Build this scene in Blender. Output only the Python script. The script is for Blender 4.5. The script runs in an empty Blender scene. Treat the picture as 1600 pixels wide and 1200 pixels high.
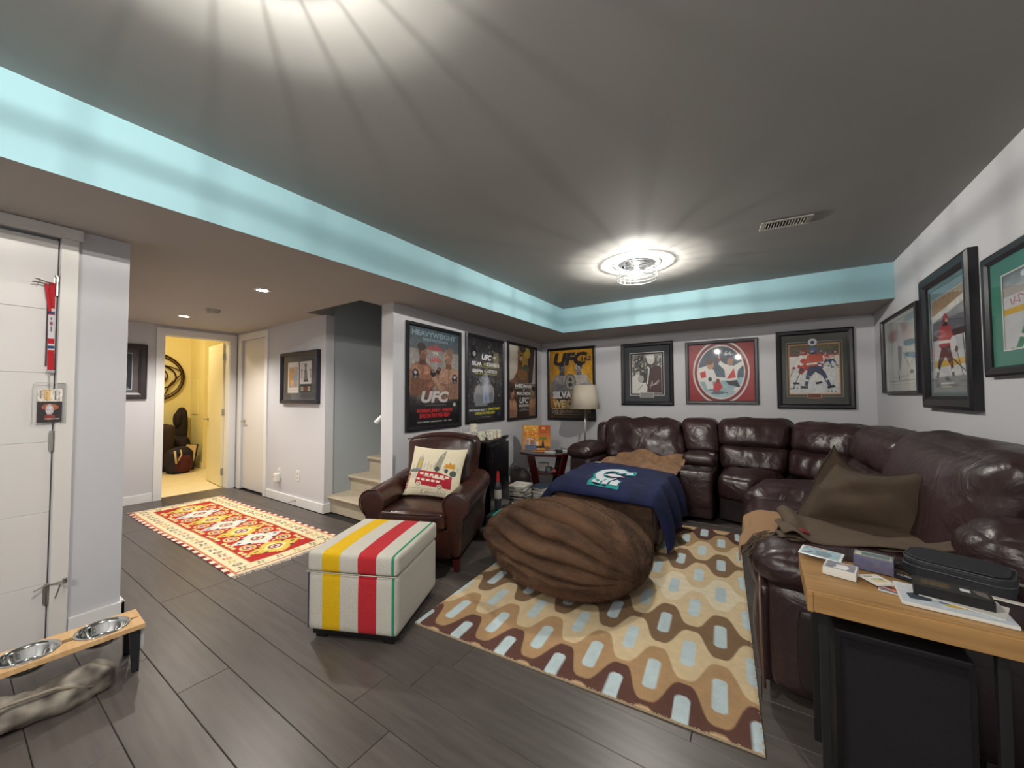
import bpy, bmesh, math, random
import numpy as np
from mathutils import Vector, Matrix, noise

# ------------------------------------------------------------------ camera, light, exposure
scn = bpy.context.scene
COL = scn.collection
random.seed(7)
rng = np.random.default_rng(7)

YAW, PIT, ROL, FPX = math.radians(33.503), math.radians(1.8805), math.radians(-0.202), 593.08
CAM = Vector((0, 0, 1.256))
cam_data = bpy.data.cameras.new('camera')
cam = bpy.data.objects.new('camera', cam_data)
COL.objects.link(cam)
scn.camera = cam
cam_data.sensor_width = 36
cam_data.lens = FPX / 1600 * 36
cam_data.clip_start = 0.02
_cy, _sy, _cp, _sp = math.cos(YAW), math.sin(YAW), math.cos(PIT), math.sin(PIT)
_fw = Vector((-_sy * _cp, _cy * _cp, _sp))
_r0 = Vector((_cy, _sy, 0))
_u0 = _r0.cross(_fw)
_r = math.cos(ROL) * _r0 + math.sin(ROL) * _u0
_u = -math.sin(ROL) * _r0 + math.cos(ROL) * _u0
cam.matrix_world = Matrix(((_r.x, _u.x, -_fw.x, CAM.x), (_r.y, _u.y, -_fw.y, CAM.y), (_r.z, _u.z, -_fw.z, CAM.z), (0, 0, 0, 1)))

scn.view_settings.view_transform = 'Standard'
scn.view_settings.look = 'None'
scn.view_settings.gamma = 1
scn.view_settings.use_curve_mapping = False
scn.view_settings.exposure = 0.62
world = bpy.data.worlds.new('world')
scn.world = world
world.use_nodes = True
world.node_tree.nodes['Background'].inputs[0].default_value = (0.5, 0.55, 0.6, 1)
world.node_tree.nodes['Background'].inputs[1].default_value = 0.3
scn.cycles.max_bounces = 10
scn.cycles.diffuse_bounces = 6
scn.cycles.transparent_max_bounces = 12
scn.cycles.sample_clamp_indirect = 4
scn.cycles.use_denoising = True

BULB_W = 60.0       # ceiling lamp bulbs
DOWN_W = 68.0       # recessed hall downlights
YELLOW_W = 21.0     # lamp in the far room
REAR_FILL_W = 80.0       # added fill lamp, unseen behind the camera


# ------------------------------------------------------------------ helpers
def srgb(h):
    if isinstance(h, str):
        h = h.lstrip('#')
        c = [int(h[i:i + 2], 16) / 255 for i in (0, 2, 4)]
    else:
        c = [v / 255 for v in h]
    return tuple(v / 12.92 if v <= .04045 else ((v + .055) / 1.055) ** 2.4 for v in c)


MATS = {}


def mat(name, col, rough=.6, metal=0, bump=0, bscale=200, var=0, vscale=6, spec=.5, coat=0, sheen=0, emit=None, estr=0, col2=None, stretch=None, detail=4, ctex=None):
    """Principled material; noise colour variation between col and col2 and a noise bump, in object coordinates."""
    if name in MATS:
        return MATS[name]
    m = bpy.data.materials.new(name)
    m.use_nodes = True
    nt = m.node_tree
    b = nt.nodes['Principled BSDF']
    c = srgb(col)
    b.inputs['Base Color'].default_value = (*c, 1)
    b.inputs['Roughness'].default_value = rough
    b.inputs['Metallic'].default_value = metal
    b.inputs['Specular IOR Level'].default_value = spec
    b.inputs['Coat Weight'].default_value = coat
    b.inputs['Coat Roughness'].default_value = .25
    b.inputs['Sheen Weight'].default_value = sheen
    if emit:
        b.inputs['Emission Color'].default_value = (*srgb(emit), 1)
        b.inputs['Emission Strength'].default_value = estr
    tc = None
    if var or bump or col2:
        tc = nt.nodes.new('ShaderNodeTexCoord')
        mp = nt.nodes.new('ShaderNodeMapping')
        nt.links.new(tc.outputs['Object'], mp.inputs[0])
        if stretch:
            mp.inputs['Scale'].default_value = stretch
        out = mp.outputs[0]
    if var or col2:
        n = nt.nodes.new('ShaderNodeTexNoise')
        n.inputs['Scale'].default_value = vscale
        n.inputs['Detail'].default_value = detail
        nt.links.new(out, n.inputs['Vector'])
        r = nt.nodes.new('ShaderNodeValToRGB')
        r.color_ramp.elements[0].position = .3
        r.color_ramp.elements[1].position = .7
        if col2:
            c2 = srgb(col2)
            r.color_ramp.elements[0].color = (*c, 1)
            r.color_ramp.elements[1].color = (*c2, 1)
        else:
            r.color_ramp.elements[0].color = (*[v * (1 - var) for v in c], 1)
            r.color_ramp.elements[1].color = (*[min(1, v * (1 + var)) for v in c], 1)
        nt.links.new(n.outputs['Fac'], r.inputs[0])
        nt.links.new(r.outputs[0], b.inputs['Base Color'])
    if bump:
        n2 = nt.nodes.new('ShaderNodeTexNoise')
        n2.inputs['Scale'].default_value = bscale
        n2.inputs['Detail'].default_value = 3
        nt.links.new(out, n2.inputs['Vector'])
        bp = nt.nodes.new('ShaderNodeBump')
        bp.inputs['Strength'].default_value = bump
        bp.inputs['Distance'].default_value = .004
        nt.links.new(n2.outputs['Fac'], bp.inputs['Height'])
        nt.links.new(bp.outputs[0], b.inputs['Normal'])
    MATS[name] = m
    return m


def mat_vcol(name, rough=.6, bump=0, bscale=300, coat=0, sheen=0):
    m = mat(name, '#808080', rough, bump=bump, bscale=bscale, coat=coat, sheen=sheen)
    nt = m.node_tree
    a = nt.nodes.new('ShaderNodeAttribute')
    a.attribute_name = 'Print'
    nt.links.new(a.outputs['Color'], nt.nodes['Principled BSDF'].inputs['Base Color'])
    return m


def mat_glass():
    m = bpy.data.materials.new('pane_glass')
    m.use_nodes = True
    nt = m.node_tree
    nt.nodes.clear()
    o = nt.nodes.new('ShaderNodeOutputMaterial')
    mx = nt.nodes.new('ShaderNodeMixShader')
    t = nt.nodes.new('ShaderNodeBsdfTransparent')
    g = nt.nodes.new('ShaderNodeBsdfGlossy')
    g.inputs['Roughness'].default_value = .04
    f = nt.nodes.new('ShaderNodeFresnel')
    f.inputs['IOR'].default_value = 1.35
    t.inputs[0].default_value = (.98, .98, .98, 1)
    gm = nt.nodes.new('ShaderNodeNewGeometry')
    sb = nt.nodes.new('ShaderNodeMath')
    sb.operation = 'SUBTRACT'
    sb.use_clamp = True
    nt.links.new(f.outputs[0], sb.inputs[0])
    nt.links.new(gm.outputs['Backfacing'], sb.inputs[1])
    nt.links.new(sb.outputs[0], mx.inputs[0])
    nt.links.new(t.outputs[0], mx.inputs[1])
    nt.links.new(g.outputs[0], mx.inputs[2])
    nt.links.new(mx.outputs[0], o.inputs[0])
    MATS['pane_glass'] = m
    return m


def link(name, me, m=None, parent=None, smooth=False, loc=None, rotz=None):
    o = bpy.data.objects.new(name, me)
    COL.objects.link(o)
    if m is not None:
        for mm in (m if isinstance(m, (list, tuple)) else [m]):
            me.materials.append(mm)
    if parent is not None:
        o.parent = parent
    if smooth:
        me.polygons.foreach_set('use_smooth', [True] * len(me.polygons))
    if loc is not None:
        o.location = loc
    if rotz is not None:
        o.rotation_euler = (0, 0, rotz)
    return o


def tag(o, label, cat=None, group=None, kind=None):
    if label:
        o['label'] = label
    if cat:
        o['category'] = cat
    if group:
        o['group'] = group
    if kind:
        o['kind'] = kind
    return o


def thing(name, label, cat, loc=(0, 0, 0), rotz=0, group=None):
    o = bpy.data.objects.new(name, None)
    COL.objects.link(o)
    o.empty_display_size = .1
    o.location = loc
    o.rotation_euler = (0, 0, rotz)
    return tag(o, label, cat, group)


def struct(o):
    o['kind'] = 'structure'
    return o


class MB:
    """Collects simple solids into one mesh."""

    def __init__(s):
        s.v, s.f, s.mi = [], [], []

    def add(s, vs, fs, mi=0):
        n = len(s.v)
        s.v += [tuple(p) for p in vs]
        s.f += [tuple(i + n for i in f) for f in fs]
        s.mi += [mi] * len(fs)
        return s

    def box(s, x0, x1, y0, y1, z0, z1, mi=0, M=None):
        vs = [Vector(p) for p in ((x0, y0, z0), (x1, y0, z0), (x1, y1, z0), (x0, y1, z0), (x0, y0, z1), (x1, y0, z1), (x1, y1, z1), (x0, y1, z1))]
        if M is not None:
            vs = [M @ p for p in vs]
        return s.add(vs, [(0, 3, 2, 1), (4, 5, 6, 7), (0, 1, 5, 4), (1, 2, 6, 5), (2, 3, 7, 6), (3, 0, 4, 7)], mi)

    def prism(s, poly, z0, z1, mi=0, M=None):
        """vertical extrusion of a CCW footprint"""
        n = len(poly)
        vs = [Vector((x, y, z0)) for x, y in poly] + [Vector((x, y, z1)) for x, y in poly]
        if M is not None:
            vs = [M @ p for p in vs]
        fs = [tuple(range(n - 1, -1, -1)), tuple(range(n, 2 * n))] + [(i, (i + 1) % n, n + (i + 1) % n, n + i) for i in range(n)]
        return s.add(vs, fs, mi)

    def tube(s, pts, r, seg=8, mi=0, closed=False, cap=True):
        pts = [Vector(p) for p in pts]
        n = len(pts)
        vs, fs = [], []
        ref = None
        for i, p in enumerate(pts):
            if closed:
                t = (pts[(i + 1) % n] - pts[i - 1]).normalized()
            else:
                t = (pts[min(i + 1, n - 1)] - pts[max(i - 1, 0)]).normalized()
            if ref is None:
                a = t.cross(Vector((0, 0, 1)))
                if a.length < .1:
                    a = t.cross(Vector((1, 0, 0)))
                ref = a.normalized()
            else:
                ref = (ref - t * ref.dot(t)).normalized()
            b = t.cross(ref)
            rr = r[i] if isinstance(r, (list, tuple)) else r
            for k in range(seg):
                an = 2 * math.pi * k / seg
                vs.append(p + (ref * math.cos(an) + b * math.sin(an)) * rr)
        m = n if closed else n - 1
        for i in range(m):
            j = (i + 1) % n
            for k in range(seg):
                l = (k + 1) % seg
                fs.append((i * seg + k, i * seg + l, j * seg + l, j * seg + k))
        if cap and not closed:
            fs.append(tuple(range(seg - 1, -1, -1)))
            fs.append(tuple((n - 1) * seg + k for k in range(seg)))
        return s.add(vs, fs, mi)

    def lathe(s, prof, seg=24, c=(0, 0, 0), mi=0, M=None, cap=True):
        vs, fs = [], []
        for r, z in prof:
            for k in range(seg):
                a = 2 * math.pi * k / seg
                p = Vector((c[0] + r * math.cos(a), c[1] + r * math.sin(a), c[2] + z))
                vs.append(M @ p if M is not None else p)
        for i in range(len(prof) - 1):
            for k in range(seg):
                l = (k + 1) % seg
                fs.append((i * seg + k, i * seg + l, (i + 1) * seg + l, (i + 1) * seg + k))
        if cap and prof[0][0] > 1e-5:
            fs.append(tuple(range(seg - 1, -1, -1)))
        if cap and prof[-1][0] > 1e-5:
            fs.append(tuple((len(prof) - 1) * seg + k for k in range(seg)))
        return s.add(vs, fs, mi)

    def mesh(s, name, bevel=0, seg=2, weld=False):
        me = bpy.data.meshes.new(name)
        me.from_pydata(s.v, [], s.f)
        me.polygons.foreach_set('material_index', s.mi)
        bm = bmesh.new()
        bm.from_mesh(me)
        if weld:
            bmesh.ops.remove_doubles(bm, verts=bm.verts, dist=1e-5)
        bmesh.ops.recalc_face_normals(bm, faces=bm.faces)
        if bevel:
            es = [e for e in bm.edges if len(e.link_faces) == 2 and e.calc_face_angle(0) > .5]
            bmesh.ops.bevel(bm, geom=es, offset=bevel, segments=seg, profile=.5, affect='EDGES', clamp_overlap=True)
        bm.to_mesh(me)
        bm.free()
        return me

    def build(s, name, m, parent=None, bevel=0, seg=2, smooth=False, loc=None, rotz=None, weld=False):
        return link(name, s.mesh(name, bevel, seg, weld), m, parent, smooth, loc, rotz)


def box(name, x0, x1, y0, y1, z0, z1, m, parent=None, bevel=0, seg=2, **k):
    return MB().box(x0, x1, y0, y1, z0, z1).build(name, m, parent, bevel, seg, **k)


def cushion(name, quad, z0, z1, m, parent=None, top=None, n=14, r=.06, puff=(.02, .02, .03), wr=0, wf=(6, 6, 3), seed=0, fn=None):
    """Soft block: a rounded, puffed cube mapped trilinearly between a bottom quad (at z0) and a top quad (at z1).
    quad = four (x, y) or (x, y, z) counter-clockwise starting at local (-,-)."""
    top = top or quad

    def c3(q, z):
        return [Vector((p[0], p[1], p[2] if len(p) > 2 else z)) for p in q]
    B, T = c3(quad, z0), c3(top, z1)
    lx = ((B[1] - B[0]).length + (B[2] - B[3]).length + (T[1] - T[0]).length + (T[2] - T[3]).length) / 4
    ly = ((B[3] - B[0]).length + (B[2] - B[1]).length + (T[3] - T[0]).length + (T[2] - T[1]).length) / 4
    lz = sum((T[i] - B[i]).length for i in range(4)) / 4
    h = Vector((lx / 2, ly / 2, lz / 2))
    r = min(r, h.x * .95, h.y * .95, h.z * .95)
    bm = bmesh.new()
    bmesh.ops.create_cube(bm, size=2)
    bmesh.ops.subdivide_edges(bm, edges=bm.edges, cuts=n, use_grid_fill=True)
    bm.normal_update()
    for v in bm.verts:
        p = v.co.copy()
        # finer spacing near the edges
        p = Vector([math.copysign(1 - (1 - abs(c)) ** 1.35, c) if abs(c) < 1 else c for c in p])
        q = Vector((p.x * h.x, p.y * h.y, p.z * h.z))
        inner = Vector([max(-(h[i] - r), min(h[i] - r, q[i])) for i in range(3)])
        d = q - inner
        if d.length > 1e-9:
            # keep corner blending spherical
            q = inner + d.normalized() * r
            nn = d.normalized()
        else:
            nn = Vector((0, 0, 1))
        w = [(1 - p[(i + 1) % 3] ** 2) * (1 - p[(i + 2) % 3] ** 2) for i in range(3)]
        for i in range(3):
            q[i] += (p[i] if abs(p[i]) > .2 else 0) * puff[i] * max(w[i], 0)
        if wr:
            s = Vector((q.x * wf[0], q.y * wf[1], q.z * wf[2])) + Vector((seed * 7.3, seed * 3.1, seed))
            q += nn * wr * (noise.noise(s) + .5 * noise.noise(s * 2.3))
        if fn:
            q = fn(q, p, h, nn)
        u, vv, t = (q.x / h.x + 1) / 2, (q.y / h.y + 1) / 2, (q.z / h.z + 1) / 2
        bo = B[0] * (1 - u) * (1 - vv) + B[1] * u * (1 - vv) + B[2] * u * vv + B[3] * (1 - u) * vv
        to = T[0] * (1 - u) * (1 - vv) + T[1] * u * (1 - vv) + T[2] * u * vv + T[3] * (1 - u) * vv
        v.co = bo * (1 - t) + to * t
    bmesh.ops.recalc_face_normals(bm, faces=bm.faces)
    me = bpy.data.meshes.new(name)
    bm.to_mesh(me)
    bm.free()
    return link(name, me, m, parent, True)


def sheet(name, fn, nu, nv, m, parent=None, thick=.006, sub=1, off=0):
    vs = [tuple(fn(i / nu, j / nv)) for j in range(nv + 1) for i in range(nu + 1)]
    fs = [(j * (nu + 1) + i, j * (nu + 1) + i + 1, (j + 1) * (nu + 1) + i + 1, (j + 1) * (nu + 1) + i) for j in range(nv) for i in range(nu)]
    me = bpy.data.meshes.new(name)
    me.from_pydata(vs, [], fs)
    o = link(name, me, m, parent, True)
    if thick:
        s = o.modifiers.new('thickness', 'SOLIDIFY')
        s.thickness = thick
        s.offset = off
    if sub:
        s = o.modifiers.new('smooth', 'SUBSURF')
        s.levels = s.render_levels = sub
    return o


# ------------------------------------------------------------------ painted prints (vertex colours on a fine grid)
_glyph = {}


def glyphs(text, bold=0.0, shear=0.0):
    k = (text, bold, shear)
    if k not in _glyph:
        cu = bpy.data.curves.new('t', 'FONT')
        cu.body = text
        cu.offset = bold
        cu.shear = shear
        cu.resolution_u = 3
        ob = bpy.data.objects.new('t', cu)
        COL.objects.link(ob)
        dg = bpy.context.evaluated_depsgraph_get()
        me = bpy.data.meshes.new_from_object(ob.evaluated_get(dg))
        me.calc_loop_triangles()
        co = np.array([v.co[:2] for v in me.vertices]) if len(me.vertices) else np.zeros((1, 2))
        tr = np.array([t.vertices[:] for t in me.loop_triangles])
        bpy.data.objects.remove(ob)
        bpy.data.meshes.remove(me)
        bpy.data.curves.remove(cu)
        mn, mx = co.min(0), co.max(0)
        co = (co - mn) / np.maximum(mx - mn, 1e-6)
        co[:, 1] = 1 - co[:, 1]
        _glyph[k] = co[tr] if len(tr) else np.zeros((0, 3, 2))
    return _glyph[k]


class Canvas:
    """0..1 coordinates, y down; supersampled twice."""

    def __init__(s, w, h, bg):
        s.w, s.h = w, h
        s.W, s.H = w * 2, h * 2
        s.a = np.zeros((s.H, s.W, 3))
        s.a[:] = srgb(bg)
        s.Y, s.X = np.mgrid[0:s.H, 0:s.W]
        s.X = (s.X + .5) / s.W
        s.Y = (s.Y + .5) / s.H

    def mask(s, m, col, al=1):
        c = np.array(srgb(col))
        if m.dtype == bool:
            m = m.astype(float)
        m = (m * al)[..., None]
        s.a = s.a * (1 - m) + c * m
        return s

    def rect(s, x0, y0, x1, y1, col, al=1):
        return s.mask((s.X >= x0) & (s.X < x1) & (s.Y >= y0) & (s.Y < y1), col, al)

    def ell(s, cx, cy, rx, ry, col, al=1, rot=0, soft=0):
        dx, dy = (s.X - cx), (s.Y - cy) * s.H / s.W
        ryy = ry * s.H / s.W
        c, n = math.cos(rot), math.sin(rot)
        u, v = (dx * c + dy * n) / rx, (-dx * n + dy * c) / ryy
        d = u * u + v * v
        if soft:
            return s.mask(np.clip((1 - d) / soft, 0, 1), col, al)
        return s.mask(d < 1, col, al)

    def poly(s, pts, col, al=1):
        m = np.zeros(s.X.shape, bool)
        n = len(pts)
        for i in range(n):
            (x0, y0), (x1, y1) = pts[i], pts[(i + 1) % n]
            if y0 == y1:
                continue
            c = ((s.Y >= min(y0, y1)) & (s.Y < max(y0, y1)))
            m ^= c & (s.X < (x1 - x0) * (s.Y - y0) / (y1 - y0) + x0)
        return s.mask(m, col, al)

    def line(s, x0, y0, x1, y1, w, col, al=1):
        asp = s.H / s.W
        dx, dy = x1 - x0, (y1 - y0) * asp
        L = math.hypot(dx, dy) + 1e-9
        px, py = s.X - x0, (s.Y - y0) * asp
        t = np.clip((px * dx + py * dy) / L ** 2, 0, 1)
        return s.mask(np.hypot(px - t * dx, py - t * dy) < w, col, al)

    def grad(s, c0, c1, x0=0, y0=0, x1=1, y1=1, vert=True, al=1):
        a, b = np.array(srgb(c0)), np.array(srgb(c1))
        t = np.clip((s.Y - y0) / (y1 - y0) if vert else (s.X - x0) / (x1 - x0), 0, 1)[..., None]
        c = a * (1 - t) + b * t
        m = ((s.X >= x0) & (s.X < x1) & (s.Y >= y0) & (s.Y < y1)).astype(float)[..., None] * al
        s.a = s.a * (1 - m) + c * m
        return s

    def noise(s, amp, cells=20, x0=0, y0=0, x1=1, y1=1, seed=1, cells_y=None):
        r = np.random.default_rng(seed)
        cy = cells_y or cells
        g = r.random((cy + 2, cells + 2))
        fx, fy = s.X * cells, s.Y * cy
        ix, iy = fx.astype(int), fy.astype(int)
        tx, ty = fx - ix, fy - iy
        tx, ty = tx * tx * (3 - 2 * tx), ty * ty * (3 - 2 * ty)
        n = (g[iy, ix] * (1 - tx) + g[iy, ix + 1] * tx) * (1 - ty) + (g[iy + 1, ix] * (1 - tx) + g[iy + 1, ix + 1] * tx) * ty
        m = ((s.X >= x0) & (s.X < x1) & (s.Y >= y0) & (s.Y < y1))
        s.a = np.clip(s.a * (1 + (m * (n - .5) * 2 * amp)[..., None]), 0, 1)
        return s

    def text(s, t, cx, cy, w, h, col, bold=.02, shear=0, al=1):
        T = glyphs(t, bold, shear).copy()
        T[..., 0] = (cx - w / 2 + T[..., 0] * w) * s.W
        T[..., 1] = (cy - h / 2 + T[..., 1] * h) * s.H
        m = np.zeros(s.X.shape, bool)
        for a, b, c in T:
            x0, x1 = int(min(a[0], b[0], c[0])), int(max(a[0], b[0], c[0])) + 2
            y0, y1 = int(min(a[1], b[1], c[1])), int(max(a[1], b[1], c[1])) + 2
            x0, y0, x1, y1 = max(x0, 0), max(y0, 0), min(x1, s.W), min(y1, s.H)
            if x1 <= x0 or y1 <= y0:
                continue
            yy, xx = np.mgrid[y0:y1, x0:x1] + .5
            d = (b[1] - c[1]) * (a[0] - c[0]) + (c[0] - b[0]) * (a[1] - c[1])
            if abs(d) < 1e-9:
                continue
            l0 = ((b[1] - c[1]) * (xx - c[0]) + (c[0] - b[0]) * (yy - c[1])) / d
            l1 = ((c[1] - a[1]) * (xx - c[0]) + (a[0] - c[0]) * (yy - c[1])) / d
            m[y0:y1, x0:x1] |= (l0 >= -.01) & (l1 >= -.01) & (l0 + l1 <= 1.01)
        return s.mask(m, col, al)

    def out(s):
        return s.a.reshape(s.h, 2, s.w, 2, 3).mean((1, 3))


def painted(name, cv, m, parent, fn):
    """Grid mesh, one point per canvas pixel; fn(U, V) -> (N,3) positions for arrays U, V in 0..1 (V up)."""
    a = cv.out() if isinstance(cv, Canvas) else cv
    h, w = a.shape[:2]
    V, U = np.mgrid[0:h, 0:w]
    U = U.ravel() / (w - 1)
    V = 1 - V.ravel() / (h - 1)
    co = fn(U, V)
    me = bpy.data.meshes.new(name)
    me.vertices.add(h * w)
    me.vertices.foreach_set('co', co.astype(np.float32).ravel())
    j, i = np.mgrid[0:h - 1, 0:w - 1]
    b = (j * w + i).ravel()
    q = np.stack([b, b + w, b + w + 1, b + 1], 1)
    nf = len(q)
    me.loops.add(nf * 4)
    me.loops.foreach_set('vertex_index', q.ravel().astype(np.int32))
    me.polygons.add(nf)
    me.polygons.foreach_set('loop_start', np.arange(0, nf * 4, 4, dtype=np.int32))
    me.polygons.foreach_set('loop_total', np.full(nf, 4, dtype=np.int32))
    me.update()
    me.validate()
    ca = me.color_attributes.new('Print', 'FLOAT_COLOR', 'POINT')
    c4 = np.ones((h * w, 4), np.float32)
    c4[:, :3] = a.reshape(-1, 3)
    ca.data.foreach_set('color', c4.ravel())
    return link(name, me, m, parent, True)


def add_creases(m, scale, dist, stretch=(1, 1, 1)):
    nt = m.node_tree
    b = nt.nodes['Principled BSDF']
    old = b.inputs['Normal'].links[0].from_node
    tc = nt.nodes.new('ShaderNodeTexCoord')
    mp = nt.nodes.new('ShaderNodeMapping')
    mp.inputs['Scale'].default_value = stretch
    n = nt.nodes.new('ShaderNodeTexNoise')
    n.inputs['Scale'].default_value = scale
    n.inputs['Detail'].default_value = 2
    n.inputs['Distortion'].default_value = 1.6
    bp = nt.nodes.new('ShaderNodeBump')
    bp.inputs['Strength'].default_value = .7
    bp.inputs['Distance'].default_value = dist
    nt.links.new(tc.outputs['Object'], mp.inputs[0])
    nt.links.new(mp.outputs[0], n.inputs['Vector'])
    nt.links.new(n.outputs['Fac'], bp.inputs['Height'])
    nt.links.new(bp.outputs[0], old.inputs['Normal'])


# ------------------------------------------------------------------ materials
WALL = mat('wall_paint', '#c6c6cb', .75, bump=.04, bscale=120)
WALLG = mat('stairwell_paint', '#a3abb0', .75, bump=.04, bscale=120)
CEIL = mat('ceiling_paint', '#979693', .8, bump=.05, bscale=90)
TURQ = mat('turquoise_paint', '#93bac4', .7, bump=.04, bscale=120)
TRIM = mat('white_trim', '#e2e2e2', .4)
DOORW = mat('door_white', '#d9d6d4', .4)
YWALL = mat('cream_wall_paint', '#ecdfa4', .8)
YFLOOR = mat('pale_floor_vinyl', '#e6d7b0', .5, var=.05)
METAL = mat('brushed_nickel', '#b9b7b2', .3, 1)
CHROME = mat('chrome', '#dfe2e4', .08, 1)
WIRE = mat('lamp_wire', '#c9cccf', .25, 1)
BLACKF = mat('black_frame', '#17151c', .35, bump=.05, bscale=60)
GREYF = mat('dark_grey_frame', '#3d3e42', .4)
LEATHER = mat('brown_leather', '#2a191a', .36, bump=.25, bscale=130, col2='#382326', vscale=3, spec=.6)
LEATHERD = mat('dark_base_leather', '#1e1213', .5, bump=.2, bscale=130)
CLUB = mat('antique_club_leather', '#221110', .28, bump=.15, bscale=140, col2='#45241b', vscale=5, spec=.6)
add_creases(LEATHER, 8, .013)
add_creases(CLUB, 7, .006)
CLUBPIPE = mat('club_piping', '#3a1d16', .3)
CARPET = mat('stair_carpet', '#b5aa96', .95, bump=.6, bscale=260, var=.08, vscale=80)
CREAM = mat('cream_fabric', '#c9bfa6', .9, bump=.2, bscale=300)
DARK = mat('black_plastic', '#0c0b0e', .35)
DARKM = mat('black_matte', '#111012', .7)
CHERRY = mat('cherry_wood', '#4a0f0c', .3, col2='#36090a', vscale=8, stretch=(1, 1, .2))
PAPER = mat('paper_white', '#d9d8d2', .7)
GLASS = mat_glass()
PRINT = mat_vcol('printed_paper', .45)
WOVEN = mat_vcol('woven_wool', .95, bump=.5, bscale=220)
PILE = mat_vcol('tufted_pile', .98, bump=.9, bscale=160)
CANVASM = mat_vcol('printed_canvas', .9, bump=.3, bscale=300)


def plank_material():
    m = mat('dark_floor_plank', '#4a423e', .36, bump=.08, bscale=40, stretch=(.15, 1, 1))
    nt = m.node_tree
    b = nt.nodes['Principled BSDF']
    tc = nt.nodes.new('ShaderNodeTexCoord')
    mp = nt.nodes.new('ShaderNodeMapping')
    mp.inputs['Scale'].default_value = (1.2, 14, 1)
    oi = nt.nodes.new('ShaderNodeObjectInfo')
    n = nt.nodes.new('ShaderNodeTexNoise')
    n.inputs['Scale'].default_value = 3
    n.inputs['Detail'].default_value = 6
    n.noise_dimensions = '4D'
    mul = nt.nodes.new('ShaderNodeMath')
    mul.operation = 'MULTIPLY'
    mul.inputs[1].default_value = 40
    nt.links.new(oi.outputs['Random'], mul.inputs[0])
    nt.links.new(mul.outputs[0], n.inputs['W'])
    nt.links.new(tc.outputs['Object'], mp.inputs[0])
    nt.links.new(mp.outputs[0], n.inputs['Vector'])
    r = nt.nodes.new('ShaderNodeValToRGB')
    r.color_ramp.elements[0].position = .25
    r.color_ramp.elements[1].position = .75
    r.color_ramp.elements[0].color = (*srgb('#46413e'), 1)
    r.color_ramp.elements[1].color = (*srgb('#5c5552'), 1)
    nt.links.new(n.outputs['Fac'], r.inputs[0])
    hs = nt.nodes.new('ShaderNodeHueSaturation')
    mr = nt.nodes.new('ShaderNodeMapRange')
    mr.inputs['To Min'].default_value = .9
    mr.inputs['To Max'].default_value = 1.08
    nt.links.new(oi.outputs['Random'], mr.inputs['Value'])
    nt.links.new(mr.outputs[0], hs.inputs['Value'])
    nt.links.new(r.outputs[0], hs.inputs['Color'])
    nt.links.new(hs.outputs[0], b.inputs['Base Color'])
    return m


def wood(name, c0, c1, rough=.5, sc=(2, 30, 30)):
    m = mat(name, c0, rough, bump=.1, bscale=30, col2=c1, vscale=1.6, stretch=sc, detail=8)
    return m


PLANK = plank_material()
OAK = wood('honey_oak', '#8f6a3c', '#b58c58', .45, (2, 22, 22))
PINE = wood('pale_pine', '#c79c6a', '#dcb888', .5, (22, 2, 22))


# ------------------------------------------------------------------ room shell
ZL, ZH = 2.16, 2.50
fl = struct(box('floor', -6.34, 1.2, -2.7, 5.85, -.06, -.012, mat('subfloor', '#141110', .8)))
WP = .19
pk = random.Random(3)
row = 0
y = .78 - WP * 9
while y < 5.7:
    y1 = y + WP
    if y1 <= .62:
        xa, xb = -3.08, 1.04
    elif y < 2.30:
        xa, xb = -6.32, 1.04
    else:
        xa, xb = -3.2, 1.04
    xj = [xa]
    off = pk.uniform(.5, 1.7)
    if abs(y - .78) < .01:
        xs = [-4.9, -3.105, -1.2, .5]
    else:
        xs = []
        x = xa + off
        while x < xb - .3:
            xs.append(x)
            x += pk.uniform(1.5, 1.9)
    xs = [xa] + [x for x in xs if xa + .1 < x < xb - .1] + [xb]
    ya, yb = max(y, -2.6), min(y1, 5.7)
    if y > 2.1 and y < 2.33:
        pass
    for a, b in zip(xs[:-1], xs[1:]):
        cx, cy = (a + b) / 2, (ya + yb) / 2
        hx, hy = (b - a) / 2 - .0008, (yb - ya) / 2 - .0008
        c = .002
        vs = [(-hx, -hy, -.012), (hx, -hy, -.012), (hx, hy, -.012), (-hx, hy, -.012),
              (-hx, -hy, -c), (hx, -hy, -c), (hx, hy, -c), (-hx, hy, -c),
              (-hx + c, -hy + c, 0), (hx - c, -hy + c, 0), (hx - c, hy - c, 0), (-hx + c, hy - c, 0)]
        fs = [(0, 1, 5, 4), (1, 2, 6, 5), (2, 3, 7, 6), (3, 0, 4, 7), (4, 5, 9, 8), (5, 6, 10, 9), (6, 7, 11, 10), (7, 4, 8, 11), (8, 9, 10, 11)]
        me = bpy.data.meshes.new('plank')
        me.from_pydata(vs, [], fs)
        link('plank', me, PLANK, fl, loc=(cx, cy, 0))
    y = y1
    row += 1

# far room floor (pale)
struct(box('floor', -9.2, -6.345, .3, 3.7, -.06, -.002, YFLOOR))
# walls of the main room
struct(box('wall_back', -3.4, 1.3, 5.70, 5.85, 0, 2.6, WALL))
struct(box('wall_right', 1.04, 1.2, -2.7, 5.70, 0, 2.6, WALL))
struct(box('wall_behind', -3.3, 1.2, -2.8, -2.62, 0, 2.6, WALL))
struct(MB().prism([(-3.10, 2.38), (-2.93, 2.38), (-3.17, 5.70), (-3.32, 5.70)], 0, 2.8).build('wall_left', WALL))
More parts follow.
